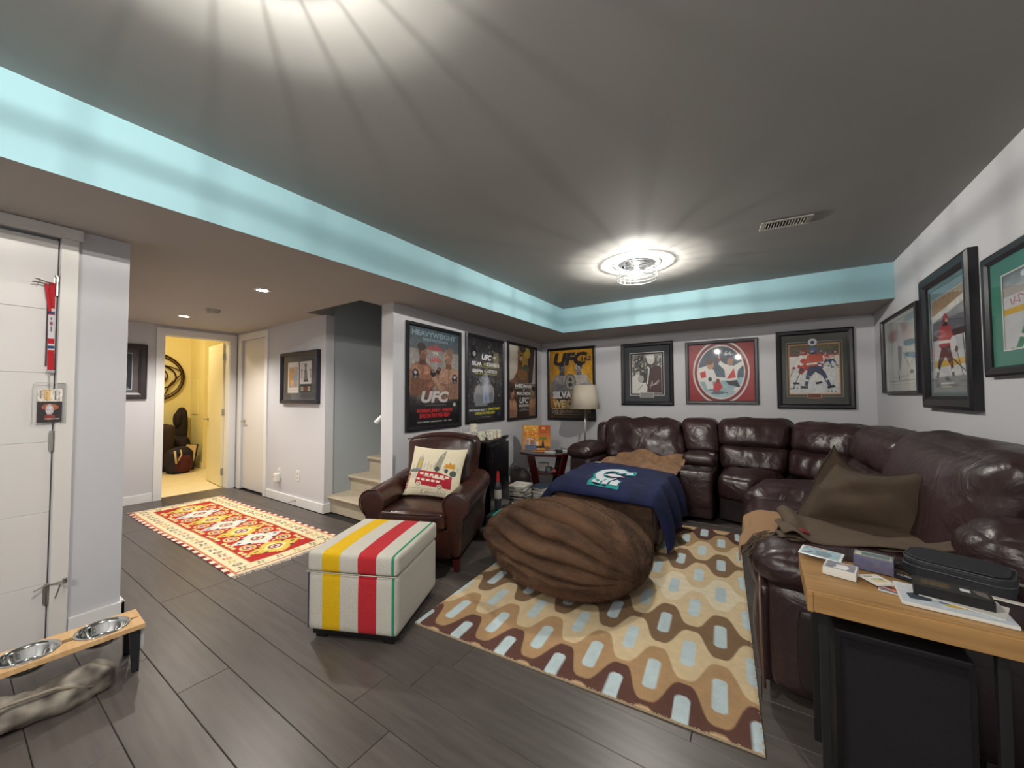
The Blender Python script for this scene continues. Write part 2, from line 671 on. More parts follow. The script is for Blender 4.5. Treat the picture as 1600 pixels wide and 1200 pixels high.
# near left wall with door opening (Y -0.48 .. 0.335)
w = MB()
pn = [(-2.62, 0), (-.50, 0), (-.50, 2.10), (.335, 2.10), (.335, 0), (.60, 0), (.60, 2.16), (-2.62, 2.16)]
Mx = Matrix(((0, 0, 1, 0), (1, 0, 0, 0), (0, 1, 0, 0), (0, 0, 0, 1)))   # local x->Y, y->Z, z->X
w.prism(pn, -3.22, -3.08, M=Mx)
struct(w.build('wall_near_left', WALL))
struct(box('wall_hall_south', -6.3, -3.22, .48, .60, 0, 2.16, WALL))
# hall wall with the closed white door and the framed picture
w = MB()
pn = [(-6.40, 0), (-6.06, 0), (-6.06, 2.05), (-5.36, 2.05), (-5.36, 0), (-3.99, 0), (-3.99, 2.16), (-6.40, 2.16)]
My = Matrix(((1, 0, 0, 0), (0, 0, -1, 0), (0, 1, 0, 0), (0, 0, 0, 1)))   # local x->X, y->Z, z->-Y
w.prism(pn, -2.43, -2.33, M=My)
struct(w.build('wall_hall', WALL))
# far-room wall with the open doorway
w = MB()
pn = [(.48, 0), (1.545, 0), (1.545, 2.045), (2.235, 2.045), (2.235, 0), (2.33, 0), (2.33, 2.16), (.48, 2.16)]
w.prism(pn, -6.34, -6.22, M=Mx)
struct(w.build('wall_hall_west', WALL))
# closet space behind the closed door is sealed by the slab; far room shell
struct(box('wall_far_west', -9.2, -9.0, .2, 3.7, 0, 2.75, YWALL))
w = MB()
w.box(-9.0, -8.34, 2.62, 2.75, 0, 2.75)
w.box(-8.38, -8.34, 2.75, 3.6, 0, 2.75)
struct(w.build('wall_far_north', YWALL))
struct(box('wall_far_closet', -8.4, -6.3, 3.2, 3.35, 0, 2.75, YWALL))
struct(box('wall_far_south', -9.2, -6.3, .1, .3, 0, 2.75, YWALL))
struct(box('wall_far_east', -6.345, -6.33, .3, 1.5, 0, 2.75, YWALL))
w = MB()
w.box(-6.345, -6.335, .3, 1.54, 0, 2.75)
w.box(-6.345, -6.335, 2.24, 3.3, 0, 2.75)
w.box(-6.345, -6.335, 1.54, 2.24, 2.05, 2.75)
struct(w.build('wall_far_east', YWALL))
struct(box('ceiling', -9.2, -6.33, .1, 3.6, 2.7, 2.8, YWALL))
# main ceiling
struct(box('ceiling', -2.42, 1.2, -2.8, 4.95, ZH, ZH + .1, CEIL))
# dropped ceiling over hall, left edge and back edge, with its turquoise upstand faces
lo = [(-6.40, .45), (-3.20, .45), (-3.20, -2.75), (-2.36, -2.75), (-2.36, 4.89), (1.10, 4.89), (1.10, 5.78), (-3.40, 5.78),
      (-3.12, 2.155), (-4.05, 2.155), (-4.05, 2.45), (-6.40, 2.45)]
w = MB()
w.prism(lo, ZL, ZH + .02)
me = w.mesh('ceiling')
for p in me.polygons:
    c = p.center
    if (abs(c.x + 2.36) < .01 and p.normal.x > .9) or (abs(c.y - 4.89) < .01 and p.normal.y < -.9):
        p.material_index = 1
struct(link('ceiling', me, [mat('low_ceiling_bounce_tint', '#b3aca6', .8, bump=.05, bscale=90), TURQ]))  # ceiling paint lightened and warmed to stand in for bounced light
# stairwell
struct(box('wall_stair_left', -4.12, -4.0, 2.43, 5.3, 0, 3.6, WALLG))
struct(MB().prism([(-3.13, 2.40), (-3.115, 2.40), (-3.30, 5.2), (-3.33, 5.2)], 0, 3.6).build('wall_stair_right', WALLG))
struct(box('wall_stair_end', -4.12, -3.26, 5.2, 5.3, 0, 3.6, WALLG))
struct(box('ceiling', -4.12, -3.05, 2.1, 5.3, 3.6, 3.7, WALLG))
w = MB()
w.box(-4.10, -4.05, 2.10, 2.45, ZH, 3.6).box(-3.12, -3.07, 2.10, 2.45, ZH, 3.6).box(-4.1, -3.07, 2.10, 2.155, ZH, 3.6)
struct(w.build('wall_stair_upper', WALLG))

# baseboards
BB = .10
struct(box('baseboard_hall', -5.27, -3.98, 2.312, 2.33, 0, BB, TRIM, bevel=.003))
struct(box('baseboard_hall_end', -3.99, -3.972, 2.312, 2.40, 0, BB, TRIM, bevel=.003))
struct(box('baseboard_west', -6.22, -6.204, .6, 1.46, 0, BB, TRIM, bevel=.003))
struct(box('baseboard_pillar', -3.08, -3.062, .405, .618, 0, BB, TRIM, bevel=.003))
struct(box('baseboard_pillar_end', -3.22, -3.062, .60, .618, 0, BB, TRIM, bevel=.003))
struct(box('baseboard_back', -3.15, 1.04, 5.684, 5.70, 0, BB, TRIM, bevel=.003))
struct(box('baseboard_right', 1.024, 1.04, -2.6, 5.68, 0, BB, TRIM, bevel=.003))
struct(MB().prism([(-2.93, 2.38), (-2.914, 2.38), (-3.154, 5.69), (-3.17, 5.69)], 0, BB).build('baseboard_left', TRIM))
struct(box('baseboard_stair_end', -3.10, -2.914, 2.364, 2.38, 0, BB, TRIM, bevel=.003))
struct(box('baseboard_far', -8.99, -8.34, 2.605, 2.62, 0, BB, YWALL, bevel=.003))


def door_lever(parent, M, m=METAL):
    h = MB()
    h.lathe([(0, 0), (.026, 0), (.026, .008), (.01, .012), (.01, .045), (0, .045)], 16, M=M)
    h.tube([M @ Vector((0, 0, .04)), M @ Vector((.03, 0, .044)), M @ Vector((.115, .0, .04))], .008, 8)
    return h.build('door_handle', m, parent, smooth=False)


# closed white door in hall wall, with casing, hinges, handle
d = struct(box('door_1', -6.055, -5.365, 2.35, 2.385, .012, 2.045, DOORW, bevel=.002))
door_lever(d, Matrix.Translation((-6.0, 2.35, .93)) @ Matrix.Rotation(math.pi / 2, 4, 'X'))
for z in (.22, 1.05, 1.80):
    MB().tube([(-5.358, 2.335, z - .045), (-5.358, 2.335, z + .045)], .007, 8).build('hinge', METAL, d)
w = MB()
w.box(-6.135, -6.06, 2.312, 2.33, 0, 2.13).box(-5.36, -5.285, 2.312, 2.33, 0, 2.13).box(-6.06, -5.36, 2.312, 2.33, 2.045, 2.13)
struct(w.build('trim_1', TRIM))
# open doorway casing and open door of the far room
w = MB()
w.box(-6.222, -6.2, 1.465, 1.545, 0, 2.125).box(-6.222, -6.2, 2.235, 2.315, 0, 2.125).box(-6.222, -6.2, 1.545, 2.235, 2.045, 2.125)
struct(w.build('trim_2', TRIM))
w = MB()
w.box(-6.345, -6.22, 1.535, 1.548, 0, 2.05).box(-6.345, -6.22, 2.232, 2.245, 0, 2.05).box(-6.345, -6.22, 1.545, 2.235, 2.04, 2.05)
struct(w.build('trim_3', TRIM))
d = struct(box('door_2', -.72, 0, -.035, 0, .012, 2.03, mat('door_cream', '#e8ddb8', .45), bevel=.002))
d.location = (-6.36, 2.245, 0)
d.rotation_euler = (0, 0, math.radians(-5))
door_lever(d, Matrix.Translation((-.66, -.035, .93)) @ Matrix.Rotation(math.pi / 2, 4, 'X') @ Matrix.Rotation(math.pi, 4, 'Z'))
for z in (.22, 1.05, 1.83):
    box('hinge', -.004, .012, -.04, .004, z - .045, z + .045, METAL, d)

# near left door: slab with grooved panels, wide casing, header, hinges
d = thing('door_3', None, None)
struct(d)
zs = [.012, .31, .67, 1.03, 1.387, 1.715, 2.085]
box('slab', -3.14, -3.1152, -.492, .331, .008, 2.09, DOORW, d)
for a, b in zip(zs[:-1], zs[1:]):
    box('panel', -3.115, -3.083, -.49, .330, a + .0004, b - .0004, DOORW, d, bevel=.0022)
for z in (.25, 1.03, 1.84):
    hg = MB()
    hg.tube([(-3.074, .329, z - .05), (-3.074, .329, z + .05)], .008, 10)
    hg.lathe([(0, 0), (.010, 0), (.010, .006), (0, .010)], 10, (-3.074, .329, z + .05))
    hg.box(-3.083, -3.080, .318, .329, z - .045, z + .045)
    hg.build('hinge', METAL, d)
st = MB()
st.tube([(-3.070, .329, .305), (-3.055, .345, .305), (-3.03, .385, .315)], .004, 8)
st.tube([(-3.070, .329, .305), (-3.05, .31, .30), (-3.035, .285, .298)], .004, 8)
st.lathe([(0, 0), (.009, 0), (.009, .02), (0, .02)], 10, (-3.03, .385, .305))
st.tube([(-3.03, .37, .3), (-3.04, .355, .235)], .003, 6)
st.build('door_stop', METAL, d)
w = MB()
w.box(-3.08, -3.062, .338, .40, 0, 2.10)
w.box(-3.08, -3.062, -.57, -.50, 0, 2.10)
struct(w.build('trim_4', mat('door_casing_white', '#dcd8d4', .4), bevel=.002))
struct(box('trim_5', -3.08, -3.052, -.60, .413, 2.10, 2.158, mat('door_casing_white', '#dcd8d4', .4), bevel=.002))
struct(box('trim_6', -3.12, -3.085, .331, .338, 0, 2.1, mat('door_gap_shade', '#4a4846', .7)))  # strip coloured dark for the shade in the gap beside the door

# carpeted stairs
for i in range(12):
    yf = 2.385 + i * .25
    zt = .18 * (i + 1)
    b = MB()
    pts = [(yf + .28, zt - .18 if i else 0), (yf + .02, zt - .18 if i else 0), (yf + .02, zt - .045), (yf - .008, zt - .035), (yf - .018, zt - .015), (yf - .008, zt), (yf + .02, zt + .003), (yf + .28, zt + .003)]
    pts = pts[::-1]
    b.prism(pts, -3.998, -3.135, M=Mx)
    o = b.build('stair_step' if i == 0 else 'stair_step', CARPET)
    struct(o)
    o.name = 'trim_%d' % (20 + i)
    if i > 8:
        break

# handrail end in the stairwell
hr = thing('handrail', 'white handrail end on brackets inside the stairwell opening', 'handrail', (-3.225, 2.47, .9))
MB().tube([(0, -.06, .10), (0, .0, .145), (0, 1.6, 1.30)], .022, 12).build('rail', TRIM, hr, smooth=True)
MB().tube([(.06, .25, .27), (.03, .25, .26), (0, .25, .31)], .008, 8).build('bracket', METAL, hr)

# ------------------------------------------------------------------ ceiling fixtures and lights


def emissive(name, col, s):
    m = mat(name, '#ffffff', .5, emit=col, estr=s)
    return m


def bulb_glass():
    m = bpy.data.materials.new('glowing_bulb_glass')
    m.use_nodes = True
    nt = m.node_tree
    nt.nodes.clear()
    o = nt.nodes.new('ShaderNodeOutputMaterial')
    a = nt.nodes.new('ShaderNodeAddShader')
    t = nt.nodes.new('ShaderNodeBsdfTransparent')
    e = nt.nodes.new('ShaderNodeEmission')
    e.inputs[0].default_value = (1, .95, .88, 1)
    e.inputs[1].default_value = 9
    nt.links.new(t.outputs[0], a.inputs[0])
    nt.links.new(e.outputs[0], a.inputs[1])
    nt.links.new(a.outputs[0], o.inputs[0])
    return m


BULBG = bulb_glass()


def cage_lamp(x, y, label, power):
    t = thing('ceiling_light', label, 'ceiling light', (x, y, ZH))
    R = .18
    MB().lathe([(0, -.022), (.135, -.022), (.14, -.012), (.14, 0), (0, 0)][::-1], 32).build('ceiling_plate', CHROME, t, smooth=False)
    b = MB()
    for z in (-.018, -.05, -.082, -.114, -.146):
        b.tube([(R * math.cos(a * math.tau / 40), R * math.sin(a * math.tau / 40), z) for a in range(40)], .0028, 6, closed=True)
    b.build('wire_ring', WIRE, t, smooth=True)
    b = MB()
    for k in range(20):
        a = k * math.tau / 20
        b.tube([(R * math.cos(a), R * math.sin(a), -.016), (R * math.cos(a), R * math.sin(a), -.146)], .0013, 5)
    o = b.build('wire_upright', WIRE, t)
    o['kind'] = 'stuff'
    MB().tube([(R * .55 * math.cos(a * math.tau / 30), R * .55 * math.sin(a * math.tau / 30), -.035) for a in range(30)], .0018, 6, closed=True).build('support_ring', WIRE, t, smooth=True)
    for k in range(3):
        a = k * math.tau / 3 + .4
        MB().tube([(.10 * math.cos(a), .10 * math.sin(a), -.02), (R * math.cos(a), R * math.sin(a), -.018)], .003, 6).build('support_arm', WIRE, t)
    MB().lathe([(0, -.02), (.024, -.02), (.022, -.055), (.016, -.06), (0, -.06)][::-1], 16).build('bulb_socket', mat('socket_white', '#dcdcd8', .5), t, smooth=False)
    e = emissive('bulb_glow', '#fffaf0', 1)
    RF = .009
    e.node_tree.nodes['Principled BSDF'].inputs['Emission Strength'].default_value = BULB_W / (math.pi * 4 * math.pi * RF ** 2)
    if power != BULB_W:
        e = e.copy()
        e.node_tree.nodes['Principled BSDF'].inputs['Emission Strength'].default_value = power / (math.pi * 4 * math.pi * RF ** 2)
    MB().lathe([(RF * math.cos(math.radians(-90 + 30 * k)), -.105 + RF * math.sin(math.radians(-90 + 30 * k))) for k in range(7)][::-1], 10, cap=False).build('filament', e, t, smooth=True)
    MB().lathe([(.014, -.062), (.016, -.072), (.026, -.090), (.030, -.106), (.027, -.124), (.016, -.137), (0, -.141)][::-1], 20, cap=False).build('bulb', BULBG, t, smooth=True)
    return t


cage_lamp(-.97, 3.60, 'round silver wire cage ceiling light above the fur bean bag', BULB_W)
cage_lamp(-.97, .30, 'round silver wire cage ceiling light nearest the camera', BULB_W)
cage_lamp(-.6, -1.6, 'added fill light in a wire cage, unseen behind the camera', REAR_FILL_W)  # made-up lamp, only lifts the room's fill light

DOWN = emissive('downlight_glow', '#fff6ea', 30)
for x, y, lb in ((-3.50, 1.483, 'round recessed ceiling downlight nearer the stair opening'), (-5.343, 1.485, 'round recessed ceiling downlight nearer the yellow room doorway')):
    t = thing('downlight', lb, 'ceiling light', (x, y, ZL), group='recessed lights in the hall ceiling')
    MB().lathe([(.042, -.004), (.06, -.005), (.062, 0), (.04, 0)], 28, cap=False).build('trim_ring', TRIM, t)
    MB().lathe([(0, -.003), (.042, -.003), (.042, -.0005), (0, -.0005)], 24).build('lens', DOWN, t)
    ld = bpy.data.lights.new('downlight_beam', 'SPOT')
    ld.energy = DOWN_W
    ld.spot_size = 2.4
    ld.spot_blend = .7
    ld.shadow_soft_size = .04
    ld.color = (1, .93, .84)
    lo_ = bpy.data.objects.new('downlight_beam', ld)
    COL.objects.link(lo_)
    lo_.parent = t
    lo_.location = (0, 0, -.02)

sm = thing('smoke_detector', 'round white smoke detector on the hall ceiling between two downlights', 'smoke detector', (-4.711, 1.54, ZL))
MB().lathe([(0, -.035), (.035, -.035), (.055, -.028), (.06, -.012), (.062, 0), (0, 0)][::-1], 28).build('detector_body', mat('detector_plastic', '#b9b5ae', .5), sm, smooth=False)
MB().lathe([(.036, -.0362), (.05, -.0315), (.052, -.029), (.036, -.034)], 28, cap=False).build('vent_ring', mat('vent_grey', '#7c7873', .6), sm)
MB().lathe([(0, -.038), (.008, -.038), (.008, -.034), (0, -.034)][::-1], 12, (.018, 0, 0)).build('test_button', TRIM, sm)

vt = thing('ceiling_vent', 'white slotted air vent in the main ceiling right of the lamp', 'air vent', (.158, 3.335, ZH), math.radians(6.5))
b = MB()
b.box(-.152, .152, -.074, -.052, -.007, 0).box(-.152, .152, .052, .074, -.007, 0).box(-.152, -.125, -.052, .052, -.007, 0).box(.125, .152, -.052, .052, -.007, 0)
b.build('vent_frame', mat('vent_white', '#b8b4ac', .5), vt, bevel=.002)
box('vent_backing', -.125, .125, -.052, .052, -.0015, 0, DARKM, vt)
for k in range(15):
    x = -.119 + k * .017
    s = math.copysign(.5, x) if abs(x) > .004 else 0
    M = Matrix.Translation((x, 0, -.005)) @ Matrix.Rotation(-s, 4, 'Y')
    MB().box(-.0012, .0012, -.052, .052, -.006, .005, M=M).build('slat', mat('vent_white', '#b8b4ac', .5), vt)

ylamp = thing('ceiling_light', 'plain round opal ceiling light inside the yellow room', 'ceiling light', (-7.5, 1.5, 2.7))
e = emissive('yellow_lamp_glow', '#ffeec8', 1)
e.node_tree.nodes['Principled BSDF'].inputs['Emission Strength'].default_value = YELLOW_W / (math.pi * math.pi * .14 ** 2)
MB().lathe([(0, -.07), (.08, -.06), (.13, -.03), (.14, 0), (0, 0)][::-1], 28).build('opal_shade', e, ylamp, smooth=True)


# ------------------------------------------------------------------ rugs
def rug_canvas():
    U, V = 1.62, 2.42
    cv = Canvas(270, 400, '#d9c7a8')
    u = cv.X * U
    v = (1 - cv.Y) * V
    rows = [(-.19, '#c6a67e'), (.045, '#5a3a31'), (.22, '#ab8a64'), (.445, '#d2bd98'), (.66, '#7b6147'), (.895, '#d2bd98'), (1.13, '#ddd0b5'), (1.36, '#cdb792'),
            (1.595, '#7b6147'), (1.84, '#cdb792'), (2.07, '#a08360'), (2.28, '#54362e'), (2.5, '#c6a67e')]
    P = .2675
    idx = np.zeros(u.shape, int)
    for r in range(len(rows) - 1):
        u0 = .14 + (P / 2 if r % 2 == 1 else 0)
        ph = 2 * math.pi * (u - u0) / P
        bnd = (rows[r][0] + rows[r + 1][0]) / 2 + .104 * (np.cos(ph) - .12 * np.cos(3 * ph)) / 1.12 * 1.06
        idx += (v > bnd)
    cols = np.array([srgb(c) for _, c in rows])
    cv.a = cols[np.clip(idx, 0, len(rows) - 1)].copy()
    for r, (vr, c) in enumerate(rows[1:-1], 1):
        u0 = .14 + (P / 2 if r % 2 == 1 else 0)
        for k in range(-1, 8):
            uc = u0 + k * P
            hu, hv, rr = .029, .100, .024
            dx = np.maximum(np.abs(u - uc) - (hu - rr), 0)
            dy = np.maximum(np.abs(v - vr) - (hv - rr), 0)
            cv.mask(np.hypot(dx, dy) < rr, '#bccdd2' if vr != 1.13 else '#b3c4c9')
    cv.noise(.07, 60, cells_y=90, seed=4).noise(.05, 12, seed=9)
    return cv


rug = thing('area_rug', 'tufted rug with brown, tan and cream waves and pale blue pills', 'rug', (-1.635, 1.486, 0), math.radians(4.5))
RT = .014
painted('rug_pile', rug_canvas(), PILE, rug, lambda U, V: np.stack([U * 1.62, V * 2.42, np.full_like(U, RT) - .004 * ((U < .004) | (U > .996) | (V < .004) | (V > .996)) + rng.random(len(U)) * .0012], 1))
box('rug_backing', 0, 1.62, 0, 2.42, .001, RT - .0035, mat('rug_backing', '#b6a183', .95), rug)


def kilim_canvas():
    cv = Canvas(420, 150, '#a0211c')
    # x: 0 = near end (X -3.13) .. 1 = far end; y: 0 = hall-wall side
    cv.rect(0, 0, 1, 1, '#e6d9b2')
    n = 44
    for k in range(n):
        for y0, y1 in ((0, .035), (.965, 1)):
            cv.rect(k / n, y0, (k + 1) / n, y1, '#8c1f1f' if k % 2 else '#e9dfcf')
    for y in (.047, .953):
        cv.rect(0, y - .008, 1, y + .008, '#c9744c')
    cv.rect(.055, .20, .945, .80, '#c98a5c').rect(.06, .212, .94, .788, '#8c1a18').rect(.063, .22, .937, .78, '#b3201b')
    cv.rect(.012, .05, .017, .95, '#a8322a').rect(.983, .05, .988, .95, '#a8322a')

    def motif(cx, cy, s, c):
        for a in range(4):
            an = a * math.pi / 2 + .5
            dx, dy = math.cos(an) * s, math.sin(an) * s * 2.4
            cv.line(cx - dx, cy - dy, cx + dx, cy + dy, s * .22, c)
        cv.ell(cx, cy, s * .35, s * .9, '#e6d9b2')
    cs = ['#4b4a45', '#b89a3e', '#7c3b5a', '#51604f', '#c26a4a']
    for k in range(26):
        x = .035 + k * .0372
        for cy in (.125, .875):
            if k % 2 == 0:
                motif(x, cy, .0135, cs[(k // 2) % 4])
            else:
                cv.ell(x, cy, .010, .035, cs[(k * 3) % 5]).ell(x, cy, .006, .02, '#efe3b4').ell(x, cy, .003, .01, '#a0211c')
    for k in range(4):
        for x in (.037, .963):
            motif(x, .27 + k * .155, .012, cs[k % 4])
    nd = 7
    for k in range(nd):
        cx = .128 + k * (.744 / (nd - 1))
        c = '#d8bd54' if k % 2 == 0 else '#d6d8d2'
        st = 9
        for q in range(st):
            f = 1 - q / st
            hw, hh = .058 * (q + 1) / st, .235 * f
            cv.rect(cx - hw, .5 - hh, cx + hw, .5 + hh, c)
        for q in range(4):
            f = 1 - q / 4
            cv.rect(cx - .034 * (q + 1) / 4, .5 - .10 * f, cx + .034 * (q + 1) / 4, .5 + .10 * f, '#f0e9c0' if k % 2 else '#efe0a0')
        cv.ell(cx, .5, .020, .065, '#7c3040').ell(cx, .5, .013, .045, '#efdcc8').ell(cx, .5, .007, .022, '#7c3040')
        for sx in (-1, 1):
            cv.rect(cx + sx * .030 - .006, .37, cx + sx * .030 + .006, .40, '#34342f').rect(cx + sx * .030 - .006, .60, cx + sx * .030 + .006, .63, '#34342f')
        cv.rect(cx - .004, .315, cx + .004, .35, '#34342f').rect(cx - .004, .65, cx + .004, .685, '#34342f')
        if k < nd - 1:
            mx = cx + .062
            for cy in (.335, .665):
                cv.ell(mx, cy, .026, .068, '#e4cf86').ell(mx, cy, .020, .05, '#b3201b').ell(mx, cy, .015, .036, '#d9cdb0').ell(mx, cy, .008, .02, '#7c3040')
            for cy in (.245, .755):
                cv.ell(mx - .027, cy, .010, .02, '#e6d38e').ell(mx + .027, cy, .010, .02, '#e6d38e')
            cv.ell(mx, .5, .006, .018, '#e9dcc0').ell(mx, .43, .005, .014, '#e9dcc0').ell(mx, .57, .005, .014, '#e9dcc0')
        for cy in (.25, .75):
            cv.ell(cx - .012, cy, .009, .02, '#ecdf9f').ell(cx + .012, cy, .009, .02, '#ecdf9f')
    cv.noise(.10, 120, cells_y=45, seed=2)
    return cv


kl = thing('kilim_rug', 'flat-woven red and cream kilim with a row of diamonds on the hall floor', 'rug', (-3.13, 2.02, 0), 0)
kw, kd = 2.62, .865
kln = lambda U, V: np.stack([-U * kw + .015 * np.sin(V * 5), -kd + V * kd + .012 * np.sin(U * 6.0) + .03 * (U - .0) * .3, .005 + .002 * np.sin(U * 40) * np.sin(V * 9) + .0015 * np.sin(U * 17 + 1)], 1)
ko = painted('woven_field', kilim_canvas(), WOVEN, kl, kln)
s = ko.modifiers.new('thickness', 'SOLIDIFY')
s.thickness = .003
s.offset = 1
b = MB()
kr = random.Random(5)
for e, sx in ((0, 1), (1, -1)):
    for k in range(150):
        v = (k + kr.random()) / 150
        p = kln(np.array([float(e)]), np.array([v]))[0]
        L = kr.uniform(.03, .055)
        dy = kr.uniform(-.012, .012)
        b.add([(p[0], p[1] - .0025, .004), (p[0] + sx * L, p[1] + dy - .001, .003), (p[0] + sx * L, p[1] + dy + .001, .003), (p[0], p[1] + .0025, .004), (p[0], p[1], .007)], [(0, 1, 2, 3), (0, 4, 1), (3, 2, 4)])
o = b.build('fringe', mat('fringe_white', '#e4d8cc', .95), kl)
o['kind'] = 'stuff'

# ------------------------------------------------------------------ blanket-striped storage ottoman
ow, od = .50, .55


def stripe_mat():
    m = mat('point_blanket_wool', '#c9c5bb', .95, bump=1, bscale=240)
    nt = m.node_tree
    tc = nt.nodes.new('ShaderNodeTexCoord')
    sx = nt.nodes.new('ShaderNodeSeparateXYZ')
    mr = nt.nodes.new('ShaderNodeMapRange')
    mr.inputs['From Max'].default_value = ow
    rp = nt.nodes.new('ShaderNodeValToRGB')
    rp.color_ramp.interpolation = 'CONSTANT'
    stops = [(0, '#2c3350'), (.004, '#2c3350'), (.008, '#c9c5bb'), (.175, '#e0b400'), (.375, '#c9c5bb'), (.575, '#b8242e'), (.775, '#c9c5bb'), (.94, '#2e8a68'), (.967, '#c9c5bb')]
    el = rp.color_ramp.elements
    while len(el) < len(stops):
        el.new(.5)
    for e_, (p_, c_) in zip(el, stops):
        e_.position = p_
        e_.color = (*srgb(c_), 1)
    nt.links.new(tc.outputs['Object'], sx.inputs[0])
    nt.links.new(sx.outputs[0], mr.inputs[0])
    nt.links.new(mr.outputs[0], rp.inputs[0])
    nt.links.new(rp.outputs[0], nt.nodes['Principled BSDF'].inputs['Base Color'])
    return m


WOOL = stripe_mat()
ot = thing('storage_ottoman', 'cream wool storage ottoman with yellow, red and green stripes', 'ottoman', (-2.005, 1.087, 0), math.radians(24.2))
cushion('upholstered_box', [(0, 0), (ow, 0), (ow, od), (0, od)], .05, .345, WOOL, ot, n=10, r=.018, puff=(.003, .003, .002))
cushion('lid', [(-.003, -.005), (ow + .003, -.005), (ow + .003, od + .003), (-.003, od + .003)], .348, .452, WOOL, ot, n=14, r=.02, puff=(.003, .004, .010))
for x, y in ((.05, .05), (ow - .07, .05), (ow - .07, od - .07), (.05, od - .07)):
    box('block_foot', x - .02, x + .04, y - .02, y + .04, 0, .055, DARK, ot, bevel=.004)
box('plinth', .02, ow - .02, .02, od - .02, .022, .055, DARK, ot, bevel=.003)
# piping in dark blue / green along the left and right seams
MB().tube([(.006, .006, .06), (.006, .006, .34)], .0045, 6).build('blue_piping', mat('navy_piping', '#2c3350', .8), ot)
MB().tube([(0, -.007, .352), (.25, -.008, .351), (ow, -.007, .352)], .003, 6).build('seam', mat('seam_cream', '#a8a498', .9), ot)

# ------------------------------------------------------------------ club armchair
ca = thing('club_armchair', 'antiqued brown leather club armchair with rolled arms holding a cream pillow', 'armchair', (-1.785, 2.095, 0), math.radians(24))
# local: x to the viewer's right (0 at right arm outer face), y to the back
AW, AL, W = .165, .72, .80


def arm_mesh(name, xo, flip):
    """rolled arm: profile swept front to back; xo = outer face x, flip = +1 roll outward to +x"""
    prof = []
    R = .100
    # profile in (x,z): base panel, up, roll
    prof = [(-.062, 0), (-.062, .30)]
    for k in range(13):
        a = math.radians(205 - k * 19.5)
        prof.append((.0 + R * math.cos(a) + .006, .40 + R * math.sin(a)))
    prof += [(.055, .30), (.05, .15), (.05, 0)]
    n = len(prof)
    ys = [0, .004, .02, .05, .15, .3, .45, .6, .68, AL]
    vs, fs = [], []
    for y in ys:
        inset = .010 if y == 0 else (.003 if y == .004 else 0)
        lift = .012 * math.sin(math.pi * min(y / AL, 1)) + .05 * max(0, y - .35) / .37
        for (px, pz) in prof:
            qx, qz = px * (1 - inset * 5), pz
            if pz > .31:
                qz = .40 + (pz - .40) * (1 - inset * 5)
            t = min(1, pz / .4)
            vs.append((xo + flip * qx, y, .09 + qz * .95 + lift * t))
    for i in range(len(ys) - 1):
        for k in range(n):
            l = (k + 1) % n
            fs.append((i * n + k, i * n + l, (i + 1) * n + l, (i + 1) * n + k))
    fs.append(tuple(range(n - 1, -1, -1)))
    fs.append(tuple((len(ys) - 1) * n + k for k in range(n)))
    me = bpy.data.meshes.new(name)
    me.from_pydata(vs, [], fs)
    bm = bmesh.new()
    bm.from_mesh(me)
    bmesh.ops.recalc_face_normals(bm, faces=bm.faces)
    bm.to_mesh(me)
    bm.free()
    return me, prof


for xo, fp in ((-.08, 1), (-W + .08, -1)):
    me, prof = arm_mesh('arm', xo, fp)
    a = link('arm', me, CLUB, ca, True)
    s = a.modifiers.new('smooth', 'SUBSURF')
    s.levels = s.render_levels = 1
    MB().tube([(xo + fp * px * 1.0, -.002, .09 + pz * .95) for px, pz in prof[1:-2]], .0055, 6).build('front_piping', CLUBPIPE, a, smooth=True)
cushion('seat_cushion', [(-W + .145, -.035), (-.145, -.035), (-.145, .56), (-W + .145, .56)], .295, .425, CLUB, ca, n=16, r=.035, puff=(.004, .008, .02), wr=.006, wf=(7, 7, 4), seed=2)
MB().tube([(-W + .15, -.04, .405), (-W / 2, -.052, .415), (-.15, -.04, .405)], .005, 6).build('seat_piping', CLUBPIPE, ca, smooth=True)
box('front_apron', -W + .12, -.12, .01, .60, .085, .295, CLUB, ca, bevel=.012, seg=3)
hb = .475


def back_fn(q, p, h, nn):
    # crowned top and slightly narrower bottom
    if p.z > 0:
        q.z += .045 * p.z * (1 - p.x ** 2) - .015
    return q


cushion('backrest', [(-W + .11, .50), (-.11, .50), (-.11, .74), (-W + .11, .74)], .30, .90, CLUB, ca,
        top=[(-W + .075, .60), (-.085, .60), (-.085, .80), (-W + .075, .80)], n=18, r=.05, puff=(.006, .03, .0), wr=.008, wf=(3, 3, 5), seed=5, fn=back_fn)
box('back_panel', -W + .10, -.10, .68, .80, .085, .60, CLUB, ca, bevel=.02, seg=3)
bp = []
for k in range(15):
    x = -W + .085 + (W - .18) * k / 14
    t = (k / 14 - .5) * 2
    bp.append((x, .60, .875 + .042 * (1 - t * t)))
MB().tube(bp, .005, 6).build('back_piping', CLUBPIPE, ca, smooth=True)
for x, y in ((-.075, .03), (-W + .075, .03), (-.1, .70), (-W + .1, .70)):
    M = Matrix.Translation((x, y, 0))
    MB().lathe([(.026, 0), (.034, .09)], 4, M=M @ Matrix.Rotation(math.pi / 4, 4, 'Z')).build('leg', CHERRY, ca)


